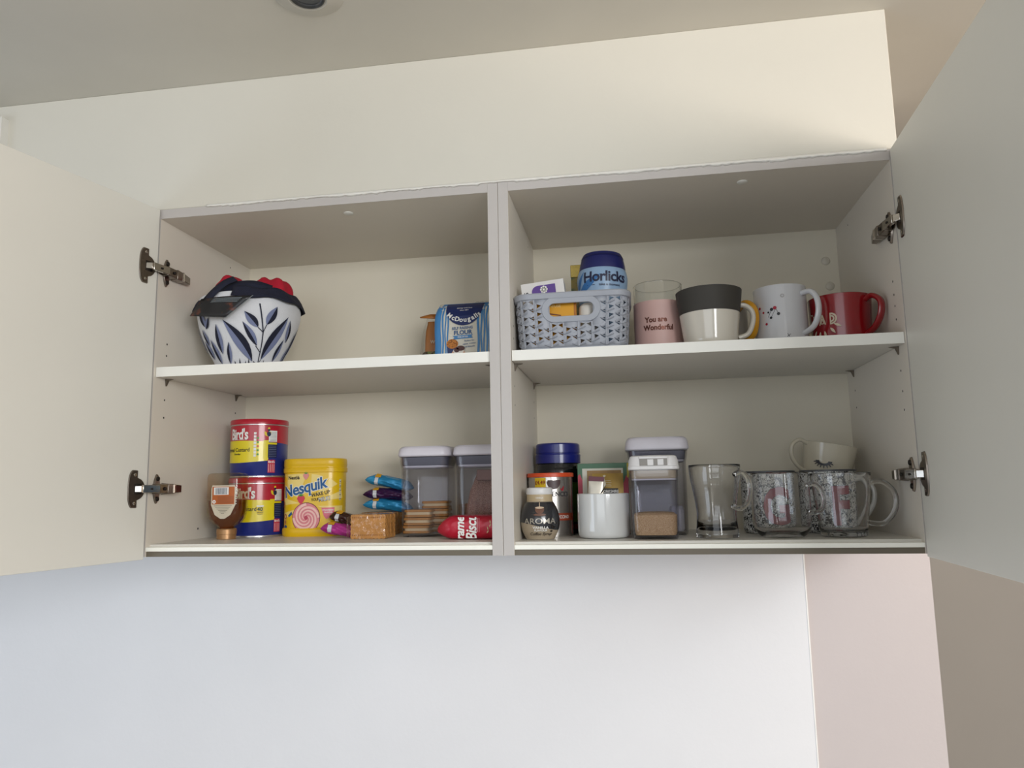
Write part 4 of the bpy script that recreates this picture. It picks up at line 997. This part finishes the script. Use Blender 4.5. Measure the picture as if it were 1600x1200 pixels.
# push-top containers
pc_w = M('container lid white', 'd2ced6', .35); pc_g = M('container seal grey', '6b6b74', .45); pc_b = thin('container plastic', (.90, .90, .925), rough=.02, ior=1.45)
pc_s = M('container seal white', 'cfccd2', .4)
def container(loc, w_, d_, h, label, rz=0, lidh=.020, group='clear food containers with white push lids'):
    t = thing('food_container', label, 'food container', loc, rz, group)
    r = .016; hb_ = h - lidh
    o_ = [(.002, rrn(w_*.93, d_*.93, r)), (.005, rrn(w_*.95, d_*.95, r)), (hb_ - .018, rrn(w_*.965, d_*.965, r)), (hb_ - .010, rrn(w_*1.0, d_*1.0, r)), (hb_ + .002, rrn(w_*1.03, d_*1.03, r))]
    i_ = [(z, [(x * (1 - .0045 / w_), y * (1 - .0045 / d_)) for x, y in p]) for z, p in reversed(o_)]; i_[-1] = (.005, i_[-1][1])
    i_.append((.0055, rrn(w_*.90, d_*.90, r)))
    g = loft([(0, rrn(w_*.90, d_*.90, r))] + o_ + i_)
    obj('clear_body', g, pc_b, t, smooth=50)
    obj('seal', loft([(hb_ - .014, rrn(w_*.90, d_*.90, r)), (hb_ - .012, rrn(w_*.94, d_*.94, r)), (hb_ + .001, rrn(w_*.97, d_*.97, r))]), pc_g, t)
    obj('seal_foot', loft([(hb_ - .0175, rrn(w_*.86, d_*.86, r)), (hb_ - .016, rrn(w_*.90, d_*.90, r)), (hb_ - .0135, rrn(w_*.91, d_*.91, r))]), pc_s, t)
    obj('lid', loft([(hb_ + .0022, rrn(w_*1.03, d_*1.03, r)), (hb_ + .004, rrn(w_*1.075, d_*1.075, r*1.1)), (hb_ + .006, rrn(w_*1.085, d_*1.085, r*1.1)), (hb_ + lidh * .75, rrn(w_*1.05, d_*1.05, r*1.1)), (h - .002, rrn(w_*1.0, d_*1.0, r)), (h, rrn(w_*.94, d_*.94, r))]), pc_w, t, smooth=30)
    obj('push_button', loft([(h - .0005, rrn(w_*.45, d_*.45, .018)), (h + .0008, rrn(w_*.44, d_*.44, .018))]), pc_w, t)
    return t
OX1 = (.4375, .178, FL); OX2 = (.5355, .178, FL)
container(OX1, .0870, .0870, .1545, 'clear container with white lid holding cream-filled sandwich biscuits')
container(OX2, .0870, .0870, .1545, 'clear container with white lid holding a tan packet, next to the cupboard divider', R(0))
cb = M('sandwich biscuit', 'b57f42', .75, var=.1, scale=80, bump=.3, bscale=300); cf = M('biscuit cream', 'd9c49a', .6)
def sandwich(loc, rz, label):
    t = thing('sandwich_biscuit', label, 'biscuit', loc, rz, 'sandwich biscuits in the clear container')
    p = rrn(.048, .034, .006, 60)
    for z in (0, .0085): obj('wafer', loft([(z + .0003, scale2(p, .98)), (z + .001, p), (z + .0036, p), (z + .0043, scale2(p, .97))]), cb, t)
    obj('cream_filling', loft([(.0043, scale2(p, .90)), (.0088, scale2(p, .90))]), cf, t)
stk = ('bottom', 'middle', 'top')
for k in range(3): sandwich((.4235 + .0012 * k, .1580, FL + .0060 + k * .0136), R(-2 + 2 * k), 'sandwich biscuit at the %s of the front stack in the clear container' % stk[k])
for k in range(4): sandwich((.4490 - .001 * k, .1980, FL + .0060 + k * .0136), R(3 - 2 * k), 'sandwich biscuit in the back stack of the clear container, %s' % ('lowest', 'second from the bottom', 'second from the top', 'topmost')[k])
t = thing('tan_packet', 'crinkled tan packet with a fine woven print inside the right-hand clear container', 'packet', (.5370, .170, FL + .006), R(-3))
tanm = speck('tan weave print', '8f6350', 'b08a74', 700, .5, .5, bump=.1)
g = softpack([(0, .062, .040, .008), (.04, .060, .042, .008), (.07, .054, .036, .008), (.088, .046, .024, .006), (.098, .042, .008, .003), (.104, .044, .004, .002)], crumple=.0012, seed=6)
g.v = [(x + .09 * z, y, z) for x, y, z in g.v]; obj('packet', g, tanm, t, smooth=35)
obj('folded_top', box(-.018, .022, -.022, -.018, .088, .106).tf(Matrix.Translation((.012, 0, 0))), M('tan fold', '8d6656', .5), t, bevel=.001)
o = obj('square_biscuit', biscuit(.040, .045, .006), M('ginger biscuit', 'a06c36', .75, var=.1, scale=90), None, (.5160, .2060, FL + .0085), (0, 0, R(0)), smooth=False)
tag(o, 'ginger-brown biscuit standing behind the tan packet in the clear container', 'biscuit')
# red caramel biscuit packet
t = thing('red_biscuit_packet', 'red foil packet of caramel biscuits lying on its side at the divider', 'biscuit packet', (.531, .089, FL))
secs = []; n = 34; Lp = .1040
for i in range(n + 1):
    q = i / n; x = -Lp/2 + Lp * q; e = min(1, q / .27); k = math.sin(PI/2 * e) ** .9
    if q > .96: k *= 1 - (q - .96) * 6
    pts = []
    for j in range(40):
        a = 2*PI*j/40; c, s = math.cos(a), math.sin(a); ex = .55
        yy = math.copysign(abs(c) ** ex, c) * (.026 * (.45 + .55 * k)); zz = .0192 - .004 * (1 - k) + math.copysign(abs(s) ** ex, s) * (.0188 * (.22 + .78 * k))
        pts.append((yy + .0005 * math.sin(j * 1.7 + i * 1.1), zz + .0004 * math.sin(j * 2.1 - i * 1.7)))
    secs.append((x, pts))
g = loft(secs); g.v = [(z, x, y) for x, y, z in g.v]
redf = M('red foil', 'b00f2c', .28, .1, var=.06, scale=40, bump=.25, bscale=90)
obj('foil_wrapper', g, redf, t, smooth=50)
pm = lambda u, v, off: (u, -.0262 - off - .0006 + .0012 * (abs(v - .019) / .019) ** 4, v)
obj('lettering', lay(U(text2('Caramelised', .0165, .030, .25, .95, cx=-.0150, cy=.0285, ang=90, wscale=.95), ), pm, .0004), wht, t) if False else None
def clipv(g, z0, z1):
    bm = bmesh.new(); vs = [bm.verts.new(p) for p in g.v]
    for q in g.f:
        try: bm.faces.new([vs[i] for i in q])
        except ValueError: pass
    for co, no in (((0, z0, 0), (0, -1, 0)), ((0, z1, 0), (0, 1, 0))):
        bmesh.ops.bisect_plane(bm, geom=bm.verts[:] + bm.edges[:] + bm.faces[:], plane_co=co, plane_no=no, clear_outer=True)
    o = G(); bm.verts.index_update(); o.add([tuple(v.co) for v in bm.verts], [tuple(v.index for v in f.verts) for f in bm.faces]); bm.free(); return o
la = clipv(U(text2('Caramelised', .0200, .028, .25, .95, cx=-.0120, cy=.0235, ang=90, wscale=.95), text2('Biscuits', .0240, .022, .25, .95, cx=.0065, cy=.0275, ang=90, wscale=.84)), .0025, .0352)
obj('lettering', lay(la, pm, .0004), wht, t)
obj('small_print', lay(U(*[rect2(.0145 + k * .0024, .012, .0152 + k * .0024, .034, .01) for k in range(3)]), pm, .0004), M('print soft pink', 'd9a0a8', .5), t)
obj('leaf_mark', lay(U(*[leaf2(.032 + .002 * k, .010 + .005 * k, .006, .002, 60 + 40 * (k % 2)) for k in range(4)]), pm, .0004), M('print cream line', 'cfae86', .5), t)

# ================================================================== LOWER SHELF, RIGHT
# vanilla syrup bottle
t = thing('coffee_syrup_bottle', 'round dark bottle of vanilla coffee syrup with a white cap', 'syrup bottle', (.6470, .070, FL))
ap = sp2([(.001, 0), (.0200, 0), (.0235, .003), (.0285, .014), (.0305, .026), (.0290, .040), (.0240, .053), (.0195, .060), (.0190, .064)], 4)
sb = M('syrup bottle beige', 'a3947e', .25, var=.03, coat=.3)
obj('bottle_body', lathe(ap + [(.001, .064)], 56), sb, t)
black = M('sleeve black', '26262a', .25, var=.1, scale=60, coat=.4)
af = profile_r([p for p in ap if p[0] > .01])
amap = cyl(af, R(6)); r0 = af(.05)
lowc = lambda u: .0165 + .010 * math.cos(u / r0 * 1.5 + .4) ** 2
obj('black_sleeve', lay(rect2(-PI * r0 * .999, .02, PI * r0 * .999, .0575, .0025, bot=lambda u: .0205 - .006 * math.sin(u / r0 * 1.3)), amap, .0004), black, t)
obj('neck_band', lathe([(.0198, .0575), (.0203, .058), (.0203, .0695), (.0195, .0705)], 40), M('neck beige', 'b7a382', .4), t)
obj('cap', lathe(sp2([(.0195, .0690), (.0208, .0700), (.0208, .0765), (.0198, .0790), (.016, .0800), (.001, .0802)], 3), 40), M('cap white', 'd9d8d8', .35), t)
obj('neck_text', lay(text2('VANILLA', .0030, .02, cy=.0640), cyl(.0203, R(6)), .0005), wht, t)
obj('cup_picture', lay(U(disc2(.000, .0470, .0065, .0070, a0=180, a1=360), rect2(-.0065, .0465, .0065, .0490), disc2(.000, .0385, .0085, .0018)), amap, .0008), M('print coffee brown', '6d4a3a', .5), t)
obj('cup_cream', lay(U(disc2(0, .0492, .0068, .0016), line2([(0, .057), (0, .050)], .0012)), amap, .0011), M('print latte', 'cdb59c', .5), t)
sil = M('print silver', 'b9b2a6', .3, .5)
obj('lettering', lay(U(text2('AROMA', .0120, .008, cx=0, cy=.0290, wscale=1.02)), amap, .0010), sil, t)
obj('lettering', lay(U(text2('VANILLA', .0052, .03, cx=.001, cy=.0190), text2('FLAVOUR', .0040, .02, cx=.001, cy=.0148)), amap, .0010), wht, t)
obj('lettering', lay(U(text2('Coffee Syrup', .0062, .01, .35, cx=.001, cy=.0095)), amap, .0010), M('print dark brown', '2b211b', .5), t)
obj('bean_pile', lay(U(*[disc2(.0175 + .004 * math.cos(a * 2.4) * (a / 5), .020 + .006 * math.sin(a * 1.9) * (a / 5), .0020, .0014) for a in range(1, 9)]), amap, .0009), M('coffee beans', '1d1714', .3), t)
# coffee tin
t = thing('coffee_tin', 'silver coffee tin with an orange lid and yellow price sticker behind the syrup', 'coffee tin', (.6560, .150, FL))
r = .0372; h = .1035
silv = M('tin silver', 'b9b4ae', .22, .85, var=.04, scale=30)
obj('tin_body', lathe([(.0005, 0), (r, 0), (r + .0008, .0008), (r + .0008, .0025), (r, .003), (r, h - .004)], 64), silv, t)
obj('lid', lathe([(r + .0003, h - .0070), (r + .0018, h - .0065), (r + .0018, h - .001), (r + .0008, h), (r - .002, h), (.0005, h - .0015)], 64), M('lid orange', 'd64f24', .4), t)
f0 = cyl(r, R(8))
obj('price_sticker', lay(rect2(-.0290, .079, -.0090, .0955), f0, .0004), M('sticker yellow', 'd8b41c', .4), t)
obj('lettering', lay(U(text2('£4.49', .0085, .03, cx=-.0192, cy=.0880, ang=1)), f0, .0008), M('sticker text', '8c3a1c', .5), t)
obj('cup_picture', lay(U(disc2(.004, .0895, .0115, .013, a0=180, a1=360), rect2(-.006, .0885, .0155, .0915)), f0, .0005), M('cup maroon', '3a1c1c', .4), t)
obj('red_tick', lay(line2([(.016, .078), (.019, .074), (.021, .081)], .002), f0, .0006), M('tick red', 'a8202c', .4), t)
obj('lettering', lay(text2('KENCO', .0105, .03, cx=.012, cy=.0690), f0, .0006), M('print charcoal', '3c3a3c', .4), t)
obj('orange_block', lay(rect2(.002, .0260, .045, .0380), f0, .0005), M('block rust', '9c4026', .4), t)
obj('lettering', lay(text2('CAPPUCCINO', .0068, .02, cx=.0130, cy=.032, wscale=.8), f0, .0009), wht, t)
# blue lidded jar
t = thing('blue_lidded_jar', 'tall dark jar with a blue screw lid and green label behind the coffee tin', 'jar', (.6620, .229, FL))
r = .0395
obj('jar_body', lathe(sp2([(.0005, 0), (.036, 0), (r - .001, .004), (r - .001, .100), (r - .002, .112), (r - .004, .122), (r - .005, .128)], 3) + [(.0005, .128)], 56), M('jar dark', '17191b', .15, coat=.4), t)
obj('green_label', lay(rect2(-.10, .020, .10, .088, .003), cyl(r - .001), .0005), M('label green', '4f6e24', .35, var=.15, scale=40), t)
obj('red_stripe', lay(rect2(-.10, .008, .10, .016, .003), cyl(r - .001), .0005), M('label stripe red', '7a1c1c', .4), t)
jl = M('jar lid blue', '172075', .28, coat=.3)
obj('lid', lathe([(r - .002, .1215), (r + .0005, .122), (r + .0008, .1365), (r - .0012, .1385), (r - .0012, .1395), (r + .0002, .1405), (r - .0004, .1545), (r - .003, .1570), (.0005, .1575)], 64), jl, t)
# tea box
t = thing('tea_box', 'green and red tea box with a white framed window, behind the white pot', 'tea box', (.7440, .158, FL), R(2))
obj('box_body', box(-.0425, .0425, 0, .060, 0, .1185), M('tea box green', '3f6b4e', .45, var=.05, scale=40), t, bevel=.0006)
fr = front(0)
cr = M('tea box red', 'b5344c', .45)
obj('red_corners', lay(U(refine(poly2([(-.0420, .002), (-.0420, .098), (-.0385, .101), (-.0345, .090), (-.0345, .002)]), .02), refine(poly2([(.0420, .002), (.0420, .094), (.0385, .098), (.0335, .084), (.0335, .002)]), .02)), fr, .0004), cr, t)
obj('white_frame', lay(rect2(-.0345, .004, .0335, .110, .02), fr, .0008), M('tea box cream', 'cfccbe', .5), t)
obj('brown_inset', lay(rect2(-.0265, .004, .0305, .1065, .02), fr, .0012), M('tea box bronze', '86652f', .4, .2, var=.15, scale=50), t)
obj('yellow_edge', box(.0400, .0432, -.0006, .004, .094, .118), M('tea box yellow', 'b8a52c', .45), t)
# white pot and sachets
pot = thing('sugar_pot', 'white glazed ceramic pot holding tea sachets', 'ceramic pot', (.7455, .092, FL))
pr = .0410
pp_ = sp2([(.028, 0), (.036, .0008), (.0395, .004), (.0408, .010), (pr, .020), (pr, .068)], 4)
pw = M('pot glaze white', 'd3d4d3', .08, var=.01, coat=.5)
obj('pot_body', lathe([(.0005, .0005)] + pp_ + [(pr - .0012, .0690), (pr - .0028, .0680), (pr - .0034, .010), (.0005, .006)], 72), pw, pot)
t = thing('tea_sachet', 'gold tea sachet with dark label standing in the white pot', 'tea sachet', (.7530, .107, FL + .0062), 0, rot=(R(-6), R(0), 0))
def sachet(w_, h_, th):
    v = []; n = 10; m_ = 12
    for s in (-1, 1):
        for i in range(n + 1):
            for j in range(m_ + 1):
                q, p = i / n, j / m_; b = (math.sin(PI * q) * math.sin(PI * p)) ** .5
                v.append((-w_/2 + w_ * q, s * (th * b + .0004), h_ * p))
    k = (n + 1) * (m_ + 1); f = []
    for s in (0, 1):
        for i in range(n):
            for j in range(m_):
                a = s * k + i * (m_ + 1) + j; f.append((a, a + m_ + 1, a + m_ + 2, a + 1))
    return G().add(v, f)
obj('foil', sachet(.050, .095, .003), M('sachet gold foil', '8f7335', .35, .45, var=.12, scale=50), t, smooth=60)
obj('dark_label', lay(rect2(-.010, .050, .0165, .0705, .01), front(-.0036), .0004), M('sachet label dark', '28211c', .5), t)
obj('lettering', lay(U(text2('YORKSHIRE', .0062, .02, cx=.0035, cy=.0655, wscale=.85), text2('TEA', .0062, .02, cx=.004, cy=.0575)), front(-.0036), .0009), wht, t)
obj('small_print', lay(U(*[rect2(-.0065, .074 + k * .0028, .006 - .001 * (k % 2), .0746 + k * .0028, .02) for k in range(4)], *[leaf2(-.005, .088, .0045, .0015, a) for a in (60, 90, 120)]), front(-.0034), .0006), M('print silver pale', 'c9bfa6', .5), t)
t = thing('tea_sachet', 'small silver sachet with a maroon top standing in the white pot', 'tea sachet', (.7305, .080, FL + .0062), 0, rot=(R(-3), R(4), 0))
obj('foil', sachet(.024, .088, .002), M('sachet silver foil', 'b9b2a4', .3, .5, var=.1, scale=60), t, smooth=60)
obj('maroon_top', lay(rect2(-.0122, .082, .0122, .0895, .01), front(-.0016), .0006), M('sachet maroon', '5c1a2c', .4), t)
obj('folded_corner', G().add([(.006, -.0028, .060), (.0155, -.0030, .078), (.0125, -.0032, .088), (.011, -.0026, .066)], [(0, 1, 2, 3)]), M('sachet crease', 'd9d2c2', .3, .4), t, solid=.0004)

# small sugar container
t = thing('sugar_container', 'small clear container with white slotted lid and beige seal, holding sugar', 'food container', (.8250, .070, FL))
sw_, sd_, sh_ = .0725, .074, .1250
o_ = [(.002, rrn(.066, .067, .011)), (.006, rrn(.068, .069, .012)), (.103, rrn(sw_, sd_, .012))]
i_ = [(z, [(x * (1 - .0040 / sw_), y * (1 - .0040 / sd_)) for x, y in p]) for z, p in reversed(o_)]; i_[-1] = (.0045, i_[-1][1])
obj('clear_body', loft([(0, rrn(.062, .063, .011))] + o_ + i_), pc_b, t, smooth=50)
obj('seal', loft([(.0900, rrn(sw_*.90, sd_*.90, .012)), (.0915, rrn(sw_*.93, sd_*.93, .012)), (.1025, rrn(sw_*.935, sd_*.935, .012))]), M('seal beige', 'b5a68c', .45), t)
obj('seal_rim', loft([(.0880, rrn(sw_*.91, sd_*.91, .012)), (.0900, rrn(sw_*.93, sd_*.93, .012))]), pc_w, t)
lw = M('slotted lid white', 'dddbdb', .35)
lid = obj('lid', loft([(.1032, rrn(sw_*1.02, sd_*1.02, .013)), (.1045, rrn(sw_*1.06, sd_*1.06, .014)), (.1085, rrn(sw_*1.06, sd_*1.06, .014)), (.1090, rrn(sw_*1.04, sd_*1.00, .014)), (.1175, rrn(sw_*1.02, sd_*.98, .014)), (.1235, rrn(sw_*.96, sd_*.93, .014)), (sh_, rrn(sw_*.88, sd_*.86, .014))]), lw, t, smooth=30)
obj('lid_recess', box(-.0205, .0205, -.0378, -.0340, .1095, .1215), M('lid recess grey', '8d8984', .5), t)
for x in (-.0045, .0105): obj('latch_tab', box(x - .0045, x + .0045, -.0386, -.0375, .1098, .1190), lw, t, bevel=.0004)
obj('recess_brow', box(-.0215, .0215, -.0380, -.0300, .1195, .1235), lw, t, bevel=.001)
o = obj('sugar', loft([(.0062, rrn(.060, .061, .010)), (.012, rrn(.0625, .0635, .011)), (.0355, rrn(.0640, .0650, .011)), (.0385, rrn(.058, .059, .011)), (.0400, rrn(.030, .031, .011))]), speck('demerara sugar', 'b08a5e', 'cfae82', 900, .5, .6, bump=.5), None, (.8250, .070, FL), smooth=40)
tag(o, 'golden granulated sugar filling the bottom of the small clear container', 'sugar', kind='stuff')
container((.8343, .182, FL), .0960, .0960, .1590, 'large clear container with a wide white lid behind the sugar container', R(0), .024)
o = obj('white_packet', softpack([(0, .020, .030, .006), (.004, .024, .034, .008), (.034, .024, .034, .008), (.040, .019, .028, .006)], crumple=.0003), M('packet white', 'c9c6cc', .35, coat=.3), None, (.8620, .1560, FL + .0060), smooth=50)
tag(o, 'small white packet inside the large clear container, lower right corner', 'packet')

# glass mugs
gl = glass('mug glass', (1, 1, 1), 1.43)
def gmug(label, loc, outp, innp, hang, hpath, hr, name='glass_mug', flat=.75, rot=None, hn=12):
    t = thing(name, label, 'glass mug', loc, 0, None, rot)
    prof = [(.0005, 0)] + outp + [(outp[-1][0] - .0009, outp[-1][1] + .0006)] + innp + [(.0005, innp[-1][1])]
    obj('glass_cup', lathe(prof, 72), gl, t, smooth=60)
    c, s = math.sin(R(hang)), -math.cos(R(hang))
    obj('handle', tube(smoothp([(d * c, d * s, z) for d, z in hpath], 6), hr, hn, flat), gl, t)
    return t
gmug('tall clear latte glass with a waisted body and looped handle, left of the printed mugs', (.9170, .072, FL),
     sp2([(.030, 0), (.0315, .002), (.0312, .010), (.0300, .022), (.0295, .040), (.0330, .066), (.0350, .078), (.0372, .090), (.0385, .1090)], 4),
     sp2([(.0366, .1085), (.0352, .090), (.0328, .076), (.0308, .064), (.0275, .040), (.0280, .022), (.020, .0110)], 4), 46,
     [(.0360, .094), (.048, .097), (.060, .088), (.063, .072), (.058, .054), (.045, .044), (.0310, .047)], .0050)
gmug('clear double-walled glass mug in front of the doodle mug with the letter G', (1.0115, .071, FL),
     sp2([(.024, 0), (.030, .001), (.0375, .008), (.0418, .022), (.0424, .050), (.0418, .080), (.0412, .0950)], 4),
     sp2([(.0397, .0948), (.0402, .080), (.0408, .050), (.0402, .022), (.0355, .0095), (.025, .0030)], 4), 52,
     [(.0405, .076), (.052, .078), (.062, .070), (.066, .056), (.062, .042), (.052, .036), (.0415, .038)], .0044)
gmug('clear glass mug with tapering sides and a big curved handle, rightmost on the lower shelf', (1.0985, .072, FL),
     sp2([(.026, 0), (.0315, .0015), (.0325, .006), (.0345, .022), (.0390, .060), (.0425, .0930)], 4),
     sp2([(.0408, .0925), (.0372, .060), (.0328, .024), (.0300, .0090), (.020, .0075)], 4), 84,
     [(.0400, .078), (.056, .080), (.070, .068), (.074, .050), (.068, .032), (.054, .019), (.0345, .020)], .0050)
dmt = doodle_mat(); drd = M('letter red', '9c2335', .3); grc = M('doodle mug white', 'bdbcb6', .2, coat=.3)
def dmug(label, loc, letter, ang, hang):
    t = mug('doodle_mug', label, loc, sp2([(.036, 0), (.0405, .003), (.0420, .012), (.0425, .060), (.0430, .0990)], 3), .0035, [dmt, M('mug inside dark', '6b5a56', .3)], hang,
        [(.041, .082), (.054, .083), (.066, .068), (.064, .045), (.052, .026), (.041, .014)], .0050, .8, group='black and white doodle-printed mugs', hmat=grc)
    ft = cyl(.0425, R(ang))
    obj('letter_outline', lay(text2(letter, .080, .046, cx=0, cy=.044, wscale=.8), ft, .0006), M('letter outline', '4a2026', .3), t)  # dark printed outline around the red letter
    obj('letter', lay(text2(letter, .080, .036, cx=0, cy=.044, wscale=.8), ft, .0012), drd, t)
    obj('rim_line', lathe([(.0432, .0965), (.0436, .0985), (.0432, .0998)], 64), M('rim grey', '4e4f52', .3), t)
    return t
dmug('black and white doodle mug with a red letter G behind the double-walled glass', (1.0120, .178, FL), 'G', 8, 150)
dmug('black and white doodle mug with a red letter F behind the right-hand glass mug', (1.1055, .172, FL), 'F', 8, 66)
# tilted white mug lying on the doodle mugs
t = mug('mug', 'plain white mug with a black eyelash print, tilted on top of the doodle mugs', (1.1180, .236, FL + .088), sp2([(.030, 0), (.036, .003), (.0390, .015), (.0425, .045), (.0440, .0560)], 3), .0032, M('offwhite ceramic', 'd0c8b4', .2, coat=.3), -86,
    [(.041, .052), (.056, .056), (.068, .044), (.064, .024), (.050, .010), (.038, .006)], .0042, .8, rot=(R(4), R(10), R(12)))
lm = cyl(.0420, R(-34))
gs = [disc2(0, .026, .013, .008, a0=180, a1=360, r0=.55)]
for a in (195, 215, 235, 255, 275, 295, 315, 335): gs.append(leaf2(.012 * math.cos(R(a)), .026 + .0075 * math.sin(R(a)), .0055, .0018, a))
obj('eyelash_print', lay(U(*gs), lm, .0006), blk, t)
